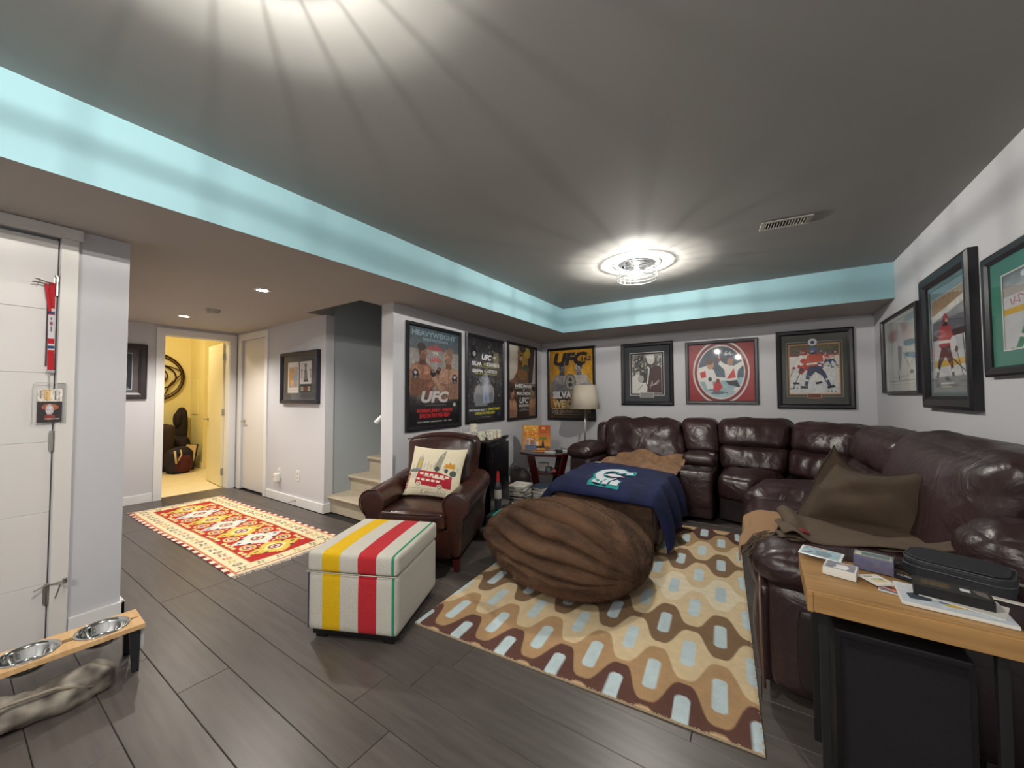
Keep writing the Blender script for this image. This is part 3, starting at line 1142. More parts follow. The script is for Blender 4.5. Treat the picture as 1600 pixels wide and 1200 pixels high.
def pillow_surface(cv, w, h, t, corner=.0):
    """closed pillow, front painted with cv; local x,z plane, front towards -y"""
    def f(U, V, side):
        a, b2 = U * 2 - 1, V * 2 - 1
        ww = w / 2 * (1 - .07 * (1 - b2 ** 2) * np.abs(a) ** 3 * 1.0)
        hh = h / 2 * (1 - .07 * (1 - a ** 2) * np.abs(b2) ** 3)
        d = t / 2 * (np.clip(1 - a ** 2, 0, 1) ** .55) * (np.clip(1 - b2 ** 2, 0, 1) ** .55)
        d = d * (1 + .05 * np.sin(a * 7 + b2 * 3) + .04 * np.sin(b2 * 9 - a * 2))
        return np.stack([a * ww, side * d, b2 * hh], 1)
    return (lambda U, V: f(U, V, -1)), (lambda U, V: f(1 - U, V, 1))


def london_canvas():
    cv = Canvas(150, 150, '#d9d0b6')
    # hazy skyline
    for k, (x, hgt) in enumerate(((.12, .1), (.34, .14), (.40, .18), (.46, .12), (.52, .15), (.70, .1), (.86, .14), (.93, .1))):
        cv.line(x, .50, x, .50 - hgt, .002, '#8d8f88')
        cv.ell(x, .50 - hgt * .6, .03, .05, '#b8b49f', .4)
    cv.poly([(.17, .50), (.19, .30), (.20, .22), (.22, .30), (.235, .16), (.25, .30), (.27, .22), (.285, .30), (.30, .50)], '#8f93a6')
    cv.poly([(.205, .46), (.21, .28), (.26, .28), (.27, .46)], '#c0a63c')
    cv.poly([(.52, .50), (.575, .20), (.655, .04), (.66, .20), (.635, .50)], '#8e8d7e').ell(.622, .19, .016, .016, '#d9d0b6')
    cv.poly([(.69, .40), (.72, .34), (.75, .36), (.78, .31), (.82, .36), (.86, .33), (.88, .41), (.86, .44), (.71, .43)], '#c98f2a')
    cv.ell(.16, .52, .14, .035, '#6f7671').ell(.58, .47, .04, .05, '#3f4a46').ell(.74, .49, .03, .045, '#3f4a46').ell(.86, .53, .06, .06, '#46524d')
    cv.poly([(.05, .62), (.20, .55), (.24, .66), (.12, .68)], '#c7c3b2')
    # phone box
    cv.poly([(.0, .58), (.085, .55), (.06, .88), (.0, .90)], '#8f1f2e')
    for i in range(5):
        for j in range(3):
            cv.rect(.012 + j * .022, .62 + i * .05, .026 + j * .022, .65 + i * .05, '#cbb9a8')
    # double-decker bus
    cv.poly([(.25, .53), (.30, .51), (.62, .53), (.86, .60), (.865, .83), (.60, .81), (.22, .78), (.22, .66)], '#a81c30')
    for k in range(6):
        x = .285 + k * .092
        y = .545 + k * .009
        cv.poly([(x, y), (x + .066, y + .004), (x + .064, y + .045), (x - .002, y + .04)], '#ddd3c4')
    for k in range(5):
        x = .235 + k * .092
        y = .655 + k * .007
        cv.poly([(x, y), (x + .066, y + .004), (x + .064, y + .042), (x - .002, y + .038)], '#ddd3c4')
    cv.poly([(.36, .600), (.50, .61), (.50, .632), (.36, .622)], '#b8a48f').poly([(.52, .605), (.74, .63), (.74, .66), (.52, .64)], '#d9cfc0')
    for cx, cy in ((.29, .775), (.67, .81)):
        cv.ell(cx, cy, .052, .052, '#cfc6b2').ell(cx, cy, .034, .034, '#6d6a63').ell(cx, cy, .020, .020, '#d9d0b6')
    cv.line(.06, .845, .95, .875, .003, '#8a8a70')
    cv.text('London', .56, .912, .46, .080, '#4a4a44', bold=-.01, shear=.5)
    return cv.noise(.04, 80, seed=3)


lp = thing('throw_pillow', 'cream square pillow printed with a red double-decker bus and London', 'pillow')
fr, bk = pillow_surface(None, .50, .415, .12)
painted('printed_front', london_canvas(), CANVASM, lp, fr)
plain = Canvas(40, 40, '#d2c9ae').out()
painted('back_cover', plain, CANVASM, lp, bk)
lp.matrix_world = Matrix.Translation((-2.27, 2.28, .635)) @ Matrix.Rotation(math.radians(17), 4, 'Z') @ Matrix.Rotation(math.radians(-24), 4, 'X') @ Matrix.Rotation(math.radians(1.5), 4, 'Y')

# ------------------------------------------------------------------ black cabinet beside the chair
cb = thing('bar_cabinet', 'glossy black cabinet behind the armchair with mugs on top', 'cabinet', (0, 0, 0))
GLB = mat('black_gloss', '#0b080d', .18, coat=.3)
cbm = Matrix.Translation((-2.225, 2.955, 0)) @ Matrix.Rotation(math.radians(13.5), 4, 'Z')
cb.matrix_world = cbm
# local: y along the front (towards the back wall), x out of the wall is +
box('body', -.48, -.02, 0, .52, .02, .80, GLB, cb, bevel=.004)
box('door', -.018, .012, .004, .516, .03, .775, GLB, cb, bevel=.006)
box('top_panel', -.485, .0, -.005, .525, .80, .818, DARKM, cb, bevel=.003)
MB().box(-.03, .012, .42, .525, .818, .834).build('hinge_cover', DARK, cb, bevel=.006)
for x, y in ((-.05, .04), (-.05, .48), (-.44, .04), (-.44, .48)):
    MB().lathe([(.016, 0), (.018, .022)], 12, (x, y, 0)).build('foot', DARK, cb)
MB().tube([(.014, .03, .60), (.02, .03, .62), (.02, .03, .70), (.014, .03, .72)], .005, 6).build('handle', DARK, cb)


def mug_canvas(seed):
    r = random.Random(seed)
    cv = Canvas(60, 24, '#d8d4c4')
    pal = ['#b8b29a', '#3f6b4b', '#c98c28', '#8c8f88', '#a53a30', '#6d7f93', '#d6b84a']
    for k in range(16):
        cv.ell(r.random(), r.random(), r.uniform(.015, .05), r.uniform(.05, .16), r.choice(pal), .8)
    if seed == 3:
        cv.ell(.72, .5, .10, .36, '#2f6b45').ell(.72, .5, .07, .25, '#e0ddcb').ell(.72, .5, .05, .17, '#2f6b45')
    return cv


def mug(label, M, r, h, seed, handle=True):
    t = thing('mug', label, 'mug', group='mugs on the black cabinet')
    t.matrix_world = M
    painted('mug_wall', mug_canvas(seed), PRINT, t, lambda U, V: np.stack([r * np.cos(U * 2 * math.pi), r * np.sin(U * 2 * math.pi), V * h], 1))
    MB().lathe([(0, .004), (r - .006, .006), (r - .005, h - .002), (r, h)], 24, cap=False).build('mug_inside', mat('mug_glaze', '#d9d6cb', .3), t, smooth=False)
    MB().lathe([(0, 0), (r, 0)], 24).build('mug_base', mat('mug_glaze', '#d9d6cb', .3), t)
    if handle:
        MB().tube([(0, r - .002 + .0, h * .8), (0, r + .022, h * .78), (0, r + .03, h * .5), (0, r + .022, h * .25), (0, r - .002, h * .2)], .005, 8).build('handle', mat('mug_glaze', '#d9d6cb', .3), t, smooth=True)
    return t


TOPZ = .8185
for i, (x, y, r_, h_, lb) in enumerate(((-.07, .395, .036, .082, 'small pale mug at the right end of the row on the black cabinet'),
                                        (-.09, .300, .042, .088, 'white mug with red specks, second from the right on the black cabinet'),
                                        (-.085, .200, .042, .088, 'mug with a dark green round badge on the black cabinet'),
                                        (-.13, .100, .040, .085, 'mug with amber and white print beside the green-badge mug'),
                                        (-.25, .030, .036, .08, 'grey speckled mug behind the armchair backrest'))):
    mug(lb, cbm @ Matrix.Translation((x, y, TOPZ)) @ Matrix.Rotation(1.2 + i, 4, 'Z'), r_, h_, 1 + i)
mug('white mug stacked upside down on top of the others', cbm @ Matrix.Translation((-.20, .075, TOPZ + .088)), .038, .075, 12)
for i, (x, y, lb) in enumerate(((-.30, -.005 + .10, 'clear drinking glass closest to the wall on the black cabinet'), (-.38, .05, 'clear drinking glass at the left end on the black cabinet'))):
    g = MB().lathe([(0, 0), (.03, 0), (.036, .11), (.034, .11), (.028, .006), (0, .006)], 24).build('drinking_glass', GLASS, None, smooth=False)
    g.matrix_world = cbm @ Matrix.Translation((x, y, TOPZ))
    tag(g, lb, 'glass', 'glasses on the black cabinet')

tb = thing('storage_box', 'small dark box with a bright teal rim on the floor by the armchair', 'box')
tbm = Matrix.Translation((-2.045, 2.83, 0)) @ Matrix.Rotation(math.radians(13.5), 4, 'Z')
tb.matrix_world = tbm
TEAL = mat('teal_plastic', '#2fb5a0', .4)
x0, x1, z1 = -.05, .03, .225
b = MB()
b.box(x1 - .012, x1, -.14, .10, 0, .018).box(x1 - .012, x1, -.14, .06, z1 - .014, z1)
b.box(x1 - .012, x1, .085, .10, .018, z1 - .03)
b.prism([(.06, z1), (.06, z1 - .014), (.085, z1 - .044), (.10, z1 - .03)], x1 - .012, x1, M=Mx)
b.build('teal_rim', TEAL, tb)
box('box_body', x0, x1 - .01, -.135, .095, .004, z1 - .02, mat('dark_teal_mesh', '#12302f', .6), tb)
bt = thing('bottle', 'small dark spray bottle with a tall red cap beside the black cabinet', 'bottle')
bt.matrix_world = cbm @ Matrix.Translation((.045, .05, .06))
bt.matrix_world = tbm @ Matrix.Translation((-.012, .06, .2265))
MB().lathe([(0, .0), (.03, .0), (.033, .01), (.033, .20), (.026, .225), (.014, .245), (.013, .26), (0, .26)][::-1], 20).build('bottle_body', mat('bottle_dark', '#39363c', .25), bt, smooth=False)
MB().lathe([(.0335, .09), (.0335, .17)], 20, cap=False).build('bottle_label', mat('bottle_label', '#a9a49a', .5), bt, smooth=True)
MB().lathe([(0, .34), (.009, .335), (.014, .30), (.017, .245), (0, .245)], 16).build('red_cap', mat('red_plastic', '#a81f24', .35), bt)


# ------------------------------------------------------------------ framed pictures
def picture(name, label, cat, M, w, h, fw, depth, fm, cv, mats=(), glass=True, plate=None):
    """M: local x right, y up, z out of the wall; origin at lower-left of the frame, on the wall. mats = ((inset, material), ...)"""
    t = thing(name, label, cat)
    t.matrix_world = M
    b = MB()
    prof = [(0, .0), (0, depth * .8), (fw * .25, depth), (fw * .7, depth * .9), (fw, depth * .6), (fw, .0)]
    n = len(prof)
    vs, fs = [], []
    for cx, cy, sx, sy in ((0, 0, 1, 1), (w, 0, -1, 1), (w, h, -1, -1), (0, h, 1, -1)):
        for d, z in prof:
            vs.append((cx + sx * d, cy + sy * d, z))
    for i in range(4):
        j = (i + 1) % 4
        for k in range(n):
            l = (k + 1) % n
            fs.append((i * n + k, j * n + k, j * n + l, i * n + l))
    b.add(vs, fs)
    b.build('frame', fm, t)
    box('backing', fw * .5, w - fw * .5, fw * .5, h - fw * .5, 0, .004, DARKM, t)
    z = depth * .35
    x0 = y0 = fw
    for k, (inset, mm, mt) in enumerate(mats):
        zz = z - .001 * k
        xi, yi = (inset if isinstance(inset, tuple) else (inset, inset))
        m = MB()
        ox0, oy0, ox1, oy1 = x0 - .004, y0 - .004, w - x0 + .004, h - y0 + .004
        ix0, iy0, ix1, iy1 = x0 + xi, y0 + yi, w - x0 - xi, h - y0 - yi
        m.box(ox0, ox1, oy0, iy0, zz - .002, zz).box(ox0, ox1, iy1, oy1, zz - .002, zz).box(ox0, ix0, iy0, iy1, zz - .002, zz).box(ix1, ox1, iy0, iy1, zz - .002, zz)
        m.build('mat_board', mm, t)
        x0, y0 = x0 + xi, y0 + yi
    zz = z - .001 * len(mats) - .0025
    painted('print', cv, PRINT, t, lambda U, V: np.stack([x0 - .003 + U * (w - 2 * x0 + .006), y0 - .003 + V * (h - 2 * y0 + .006), np.full_like(U, zz)], 1))
    if plate:
        px, py, pw_, ph_, pm, pm2 = plate
        box('name_plate', px - pw_ / 2, px + pw_ / 2, py - ph_ / 2, py + ph_ / 2, z - .002, z + .002, pm2, t)
        box('plate_face', px - pw_ / 2 + .006, px + pw_ / 2 - .006, py - ph_ / 2 + .005, py + ph_ / 2 - .005, z + .002, z + .003, pm, t)
    if glass:
        box('glass', fw - .003, w - fw + .003, fw - .003, h - fw + .003, depth * .5, depth * .5 + .0015, GLASS, t)
    return t


def wallM(o, xdir):
    x = Vector(xdir).normalized()
    z_ = Vector((0, 0, 1))
    out = x.cross(z_)
    return Matrix(((x.x, z_.x, out.x, o[0]), (x.y, z_.y, out.y, o[1]), (x.z, z_.z, out.z, o[2]), (0, 0, 0, 1)))


def bust(cv, cx, cy, s, face, skin='#b07a5c', hair='#2a1c16', dark='#6b4433', glove=True):
    """shirtless fighter; face=+1 looks right"""
    asp = cv.W / cv.H
    E = lambda dx, dy, rx, ry, c, al=1, rot=0, soft=0: cv.ell(cx + face * dx * s, cy + dy * s * asp, rx * s, ry * s * asp, c, al, rot * face, soft)
    P = lambda pts, c, al=1: cv.poly([(cx + face * x * s, cy + y * s * asp) for x, y in pts], c, al)
    P([(-.55, .55), (-.42, .35), (-.14, .24), (.16, .26), (.42, .42), (.5, .8), (.45, 1.35), (-.5, 1.35), (-.62, .9)], skin)
    P([(-.5, .8), (-.2, .75), (.1, .85), (.4, .8), (.45, 1.35), (-.5, 1.35)], dark, .55)
    P([(-.12, .0), (.12, .0), (.15, .34), (-.15, .34)], dark)
    E(0, -.08, .19, .26, skin)
    E(.03, .08, .13, .12, dark, .5)
    E(-.05, -.24, .19, .13, hair)
    E(-.12, -.1, .07, .14, hair, .7)
    P([(.15, -.12), (.245, -.0), (.16, .03)], skin)
    E(.12, -.10, .03, .012, '#1c1412')
    E(.16, .08, .04, .012, '#5a2a22')
    E(-.20, .55, .18, .10, '#d8a383', .35, .3, 1)
    E(.15, .58, .18, .10, '#d8a383', .35, -.3, 1)
    P([(-.5, .52), (-.40, .40), (-.20, .34), (-.30, .60)], '#e0b090', .25)
    P([(.05, .36), (.30, .40), (.38, .60), (.12, .62)], '#e0b090', .20)
    cv.line(cx, cy + .36 * s * asp, cx + face * .02 * s, cy + 1.2 * s * asp, .012 * s, dark, .7)
    for q in range(3):
        cv.line(cx - face * .22 * s, cy + (.85 + q * .13) * s * asp, cx + face * .24 * s, cy + (.84 + q * .13) * s * asp, .008 * s, dark, .5)
    if glove:
        P([(.30, 1.15), (.55, 1.05), (.78, .70), (.70, .52), (.55, .60), (.42, .86), (.2, .95)], skin)
        P([(.30, 1.15), (.55, 1.05), (.78, .70), (.70, .74), (.5, .98)], dark, .6)
        P([(.60, .50), (.70, .38), (.84, .40), (.86, .54), (.76, .64), (.62, .60)], '#24222a')
        P([(.66, .42), (.80, .42), (.80, .48), (.68, .50)], '#9a6a58')
        P([(-.42, .78), (-.44, .60), (-.34, .48), (-.20, .52), (-.16, .68), (-.26, .82)], '#1c1c22')
        P([(-.38, .60), (-.32, .54), (-.22, .60), (-.30, .68)], '#b9babf')
        P([(-.36, .74), (-.28, .70), (-.26, .78), (-.34, .80)], '#8d8e94')
    return cv


def poster1():
    cv = Canvas(170, 230, '#23262c')
    cv.grad('#3e5562', '#5d6165', y1=.22).grad('#8d8a86', '#a9a5a0', y0=.22, y1=.60).grad('#8d8781', '#201c20', y0=.60, y1=.78).rect(0, .78, 1, 1, '#120f14')
    cv.noise(.15, 14, seed=5)
    cv.rect(0, .60, .14, .85, '#181a20', .6).rect(.86, .60, 1, .85, '#181a20', .6)
    bust(cv, .25, .27, .42, 1, '#8f6450', '#3a2e28', '#56362b')
    bust(cv, .77, .29, .44, -1, '#a98571', '#84685a', '#70503f')
    cv.noise(.22, 34, cells_y=46, seed=15)
    cv.text('HEAVYWEIGHT', .49, .06, .86, .055, '#8fa1ab', .03).text('SHOWDOWN', .50, .115, .50, .030, '#8fa1ab', .02)
    cv.text('JUNIOR', .50, .165, .12, .018, '#d02028', .02).text('DOS SANTOS', .50, .20, .28, .036, '#d02028', .03).text('VS', .49, .245, .12, .026, '#d8d8d8', .02)
    cv.text('SHANE', .49, .29, .12, .018, '#d02028', .02).text('CARWIN', .49, .32, .22, .036, '#d02028', .03)
    cv.text('UFC', .51, .705, .56, .125, '#4b4548', .07, .2).text('UFC', .50, .70, .55, .12, '#cfc6c4', .05, .2)
    cv.rect(.30, .785, .72, .790, '#8b8588').ell(.90, .785, .03, .02, '#c9c9c9')
    cv.text('SATURDAY, JUNE 11  10PM/7PM', .50, .845, .70, .045, '#d3262c', .04).text('LIVE ON PAY-PER-VIEW', .50, .893, .60, .045, '#d3262c', .04)
    for x, w in ((.20, .08), (.32, .12), (.52, .22), (.70, .06), (.80, .07)):
        cv.rect(x - w / 2, .950, x + w / 2, .958, '#b8b8b8')
    return cv


def poster2():
    cv = Canvas(160, 220, '#1a1820')
    cv.grad('#2b2c32', '#4a4a4e', y1=.35).grad('#4a4a4e', '#24232b', y0=.35, y1=1).noise(.55, 22, cells_y=30, seed=8).noise(.35, 45, cells_y=60, seed=18)
    r = random.Random(4)
    for k in range(130):
        x, y = r.random(), r.uniform(.05, .78)
        cv.ell(x, y, r.uniform(.01, .03), r.uniform(.006, .02), r.choice(['#9a9890', '#34353d', '#6b6a6c', '#1c1c24']), .55)
    cv.rect(.72, .14, .88, .34, '#b9b58c', .45)
    for cx, s in ((.38, .34), (.56, .30)):
        bust(cv, cx, .50, s, 1 if cx < .5 else -1, '#9aa0a8', '#34343c', '#62666e', False)
    cv.poly([(.46, .40), (.54, .40), (.60, .80), (.40, .80)], '#b7c3d6', .55).ell(.5, .72, .05, .10, '#5c7fd0', .7, 0, 1).ell(.5, .60, .14, .14, '#d8dde6', .5, 0, 1)
    cv.ell(.16, .18, .09, .08, '#15151b').ell(.18, .20, .04, .03, '#a9aaae')
    cv.text('UFC', .52, .225, .28, .072, '#f0f0f0', .05, .2).text('148', .74, .215, .08, .03, '#f0f0f0', .03, .2)
    cv.text('SILVA', .25, .315, .26, .048, '#efefef', .04).text('VS', .46, .315, .07, .03, '#d6cf3c', .03).text('SONNEN II', .70, .312, .38, .048, '#efefef', .04)
    cv.rect(.20, .345, .82, .350, '#c9c43c')
    cv.text('GRIFFIN', .27, .405, .28, .042, '#efefef', .04).text('VS', .47, .40, .06, .026, '#d6cf3c', .03).text('ORTIZ III', .68, .398, .28, .042, '#efefef', .04)
    cv.rect(.20, .435, .82, .440, '#c9c43c')
    cv.text('SATURDAY JULY 7', .29, .885, .48, .034, '#f2f2f2', .03).text('10PM ET/7PM PT', .74, .875, .36, .034, '#d9d233', .03)
    cv.text('LIVE ON PAY-PER-VIEW', .48, .922, .56, .030, '#d9d233', .03)
    cv.rect(.38, .965, .62, .972, '#9a9a9a').ell(.88, .94, .03, .02, '#3a3f8a')
    return cv


def poster3():
    cv = Canvas(160, 210, '#c9c5ba')
    cv.grad('#d6d3c6', '#b9b2a5', y1=.5).noise(.05, 20, seed=1)
    cv.poly([(.33, 0), (.85, 0), (.80, .30), (.72, .55), (.86, 1), (.0, 1), (.0, .52), (.18, .45), (.30, .35)], '#6b4a35')
    cv.poly([(.62, 0), (.98, 0), (.92, .25), (.86, .5), (.72, .55), (.66, .30)], '#2c2238')
    cv.ell(.45, .10, .14, .12, '#86684c').ell(.58, .22, .12, .10, '#a8843a').ell(.66, .08, .13, .08, '#b79a3e').ell(.50, .03, .12, .05, '#3a3b36').ell(.62, .31, .12, .06, '#3b5a50').ell(.43, .17, .05, .03, '#c9a487')
    cv.ell(.42, .13, .03, .012, '#181210').poly([(.34, .14), (.30, .19), (.36, .21)], '#8a5f47').ell(.42, .24, .06, .02, '#5a332a').ell(.50, .40, .18, .08, '#8a6238', .8)
    cv.poly([(.0, .50), (.25, .44), (.30, .9), (0, 1)], '#8a5a4a', .8)
    cv.grad('#3b2a24', '#1a1417', y0=.52, y1=1, al=.75)
    bust(cv, .12, .68, .34, 1, '#b98d74', '#2a1c16', '#7a5240', False)
    bust(cv, .90, .66, .34, -1, '#b98d74', '#2a1c16', '#7a5240', False)
    cv.rect(.20, .52, .84, .526, '#dadada').rect(.20, .52, .84, .60, '#1c1518', .5)
    cv.text('WEIDMAN', .52, .560, .62, .052, '#f0f0f0', .04, .15).rect(.2, .595, .84, .60, '#dadada').text('vs', .53, .615, .06, .02, '#f0f0f0', .02)
    cv.text('MACHIDA', .53, .665, .52, .046, '#f0f0f0', .04, .15)
    cv.rect(.36, .70, .72, .93, '#1a1719', .7).text('UFC', .54, .765, .34, .085, '#d3dbe0', .05, .2).text('175', .72, .74, .06, .03, '#d3dbe0', .02, .2)
    cv.rect(.36, .825, .72, .855, '#d9d9d9').text('SAT JULY 5', .54, .84, .32, .02, '#2a2023', .02).rect(.44, .875, .64, .882, '#bbbbbb')
    cv.text('LIVE ON PAY-PER-VIEW', .54, .905, .34, .016, '#d9d9d9', .01)
    return cv


def poster4():
    cv = Canvas(150, 210, '#c9931f')
    cv.grad('#c89020', '#d2a02a', y1=.6).grad('#b07e24', '#3a2a22', y0=.6, y1=1).noise(.18, 10, seed=6)
    cv.rect(0, 0, .10, 1, '#a06a38', .5)
    cv.text('UFC', .49, .135, .78, .19, '#28252c', .06, .2)
    cv.rect(.73, .10, .98, .18, '#c9931f').text('162', .85, .14, .22, .07, '#28252c', .04, .1)
    for cx, sk, dk in ((.30, '#8b8a8c', '#4a494e'), (.69, '#b5b2b0', '#6b696c')):
        bust(cv, cx, .28, .40, 1 if cx < .5 else -1, sk, '#2a292d', dk, False)
        cv.ell(cx - .03, .27, .018, .008, '#1d1c20').ell(cx + .04, .27, .018, .008, '#1d1c20').ell(cx, .31, .025, .006, '#1d1c20')
    cv.poly([(.04, .50), (.12, .42), (.16, .60), (.08, .72), (.03, .66)], '#77767a').poly([(.96, .50), (.88, .42), (.84, .60), (.92, .70), (.98, .62)], '#9a989a')
    cv.ell(.49, .48, .13, .13, '#6d6c66').ell(.49, .48, .10, .10, '#98968a').ell(.49, .44, .04, .03, '#3c3c3e').ell(.49, .51, .05, .03, '#3c3c3e')
    cv.rect(.17, .62, .44, .78, '#2b2a2f').rect(.56, .62, .83, .78, '#57555a')
    cv.noise(.2, 30, cells_y=40, seed=25)
    cv.text('SILVA', .30, .66, .44, .105, '#d9dadb', .05).text('WEIDMAN', .50, .79, .84, .11, '#d6bf8d', .05)
    cv.rect(0, .86, 1, .97, '#33261f').rect(.06, .858, .94, .872, '#c9b58e', .8)
    cv.text('LIVE ON PAY-PER-VIEW', .5, .905, .90, .042, '#a08f78', .03).rect(.1, .94, .9, .948, '#a08f78')
    return cv


def photo_bw():
    cv = Canvas(110, 140, '#55524f')
    cv.noise(.5, 14, cells_y=18, seed=11)
    r = random.Random(9)
    for k in range(120):
        x, y = r.random(), r.uniform(.02, .62)
        cv.ell(x, y, r.uniform(.015, .05), r.uniform(.012, .04), r.choice(['#d9d7d2', '#8d8a86', '#2a2827', '#b5b2ad']), .75)
    cv.poly([(.0, .58), (.15, .50), (.35, .52), (.50, .80), (.60, 1), (0, 1)], '#d6d4ce').ell(.38, .60, .15, .13, '#3a3736').ell(.30, .63, .10, .10, '#a8a5a0').line(.2, .92, .36, .78, .01, '#6d6a66')
    cv.poly([(.50, 1), (.55, .62), (.66, .33), (.82, .28), (1, .36), (1, 1)], '#4a2f30').ell(.64, .12, .13, .14, '#c9c6c0').ell(.62, .06, .14, .08, '#dedcd7').line(.58, .36, .52, .75, .02, '#dcdad5')
    cv.ell(.60, .14, .012, .008, '#2a2827').ell(.67, .14, .012, .008, '#2a2827').ell(.63, .20, .03, .007, '#5b5856')
    cv.line(.62, .86, .68, .68, .006, '#dcd4d0').line(.68, .68, .70, .80, .006, '#dcd4d0').line(.70, .80, .90, .66, .006, '#dcd4d0').line(.60, .80, .86, .76, .005, '#dcd4d0').line(.78, .76, .92, .70, .005, '#dcd4d0')
    return cv


def skater(cv, cx, cy, s, jersey, pants, sock, helmet, stick=1):
    asp = cv.W / cv.H
    P = lambda pts, c: cv.poly([(cx + x * s * stick, cy + y * s * asp) for x, y in pts], c)
    P([(-.20, -.30), (.05, -.42), (.22, -.30), (.26, .0), (.1, .10), (-.15, .08), (-.24, -.08)], jersey)
    cv.ell(cx - .02 * s * stick, cy - .44 * s * asp, .10 * s, .11 * s * asp, helmet)
    cv.ell(cx - .05 * s * stick, cy - .40 * s * asp, .05 * s, .05 * s * asp, '#c9a083')
    P([(-.22, -.22), (-.10, -.28), (-.30, .12), (-.40, .10)], jersey)
    cv.ell(cx - .37 * s * stick, cy + .12 * s * asp, .06 * s, .05 * s * asp, pants)
    P([(-.15, .03), (.16, .03), (.30, .26), (.20, .33), (.02, .20), (-.12, .36), (-.24, .28)], pants)
    P([(-.24, .28), (-.14, .36), (-.21, .64), (-.29, .62)], sock)
    P([(.20, .33), (.30, .26), (.44, .62), (.37, .66)], sock)
    P([(-.25, .42), (-.17, .44), (-.19, .49), (-.27, .48)], '#d8d4cc')
    P([(.28, .42), (.36, .39), (.38, .44), (.30, .47)], '#d8d4cc')
    P([(-.22, -.06), (.25, -.10), (.26, -.05), (-.21, -.01)], '#d8d4cc')
    P([(-.12, -.38), (.05, -.42), (.10, -.34), (-.08, -.32)], pants)
    P([(-.40, .62), (-.20, .64), (-.20, .71), (-.42, .70)], '#22222a')
    P([(.32, .64), (.50, .60), (.56, .67), (.34, .72)], '#22222a')
    a, b2 = (cx - .37 * s * stick, cy + .12 * s * asp), (cx - .62 * s * stick, cy + .70 * s * asp)
    cv.line(a[0], a[1], b2[0], b2[1], .012 * s, '#4a443e').line(b2[0], b2[1], b2[0] - .14 * s * stick, b2[1] + .01, .016 * s, '#3a3633')
    return cv


def photo_red():
    cv = Canvas(160, 125, '#8e1018')
    cv.rect(0, 0, 1, 1, '#93121c')
    R = .405
    cv.ell(.5, .5, R * 1.06, R * 1.06 * 160 / 125, '#d9cfca').ell(.5, .5, R * 1.0, R * 1.0 * 160 / 125, '#7c1420').ell(.5, .5, R * .90, R * .90 * 160 / 125, '#e0d8d4')
    tmp = Canvas(160, 125, '#3b4a5c')
    tmp.grad('#2f3f52', '#43566a', y1=.6).grad('#8fa9b4', '#a9c0c6', y0=.6).noise(.2, 16, seed=21)
    tmp.poly([(.16, .42), (.30, .38), (.40, .46), (.44, .58), (.60, .60), (.58, .64), (.40, .66), (.14, .66)], '#dcdad6').ell(.345, .37, .055, .08, '#b98a6c').ell(.335, .32, .055, .05, '#5a3a28').poly([(.18, .50), (.27, .47), (.28, .58), (.20, .60)], '#c02530')
    tmp.poly([(.50, .30), (.56, .36), (.70, .40), (.86, .30), (.88, .34), (.76, .48), (.74, .66), (.58, .64), (.56, .46), (.47, .36)], '#dedbd7').ell(.65, .33, .045, .065, '#a87a60').ell(.485, .27, .025, .04, '#a02430').ell(.87, .27, .025, .04, '#a02430').line(.475, .10, .485, .26, .006, '#cfc9bd')
    tmp.poly([(.59, .62), (.70, .44), (.73, .60)], '#c42530').poly([(.58, .66), (.74, .64), (.80, .78), (.70, .74), (.62, .72)], '#22242c').ell(.75, .80, .06, .04, '#d5d5d5')
    tmp.poly([(.26, .66), (.36, .64), (.40, .78), (.30, .80)], '#d8d8d8').poly([(.40, .68), (.48, .64), (.53, .76), (.46, .84), (.38, .84)], '#b8262e').ell(.46, .65, .03, .04, '#7c2a2a').ell(.34, .62, .03, .04, '#2c2c34').line(.33, .80, .60, .86, .008, '#5c6a74').ell(.45, .86, .10, .02, '#53636e')
    tmp.line(.56, .20, .60, .14, .004, '#dfe6ea').line(.60, .14, .58, .22, .004, '#dfe6ea').line(.58, .22, .66, .16, .004, '#dfe6ea').line(.56, .19, .70, .20, .003, '#dfe6ea').line(.64, .16, .66, .22, .004, '#dfe6ea')
    m = ((cv.X - .5) ** 2 + ((cv.Y - .5) * cv.H / cv.W) ** 2) < (R * .86) ** 2
    cv.a[m] = tmp.a[m]
    return cv


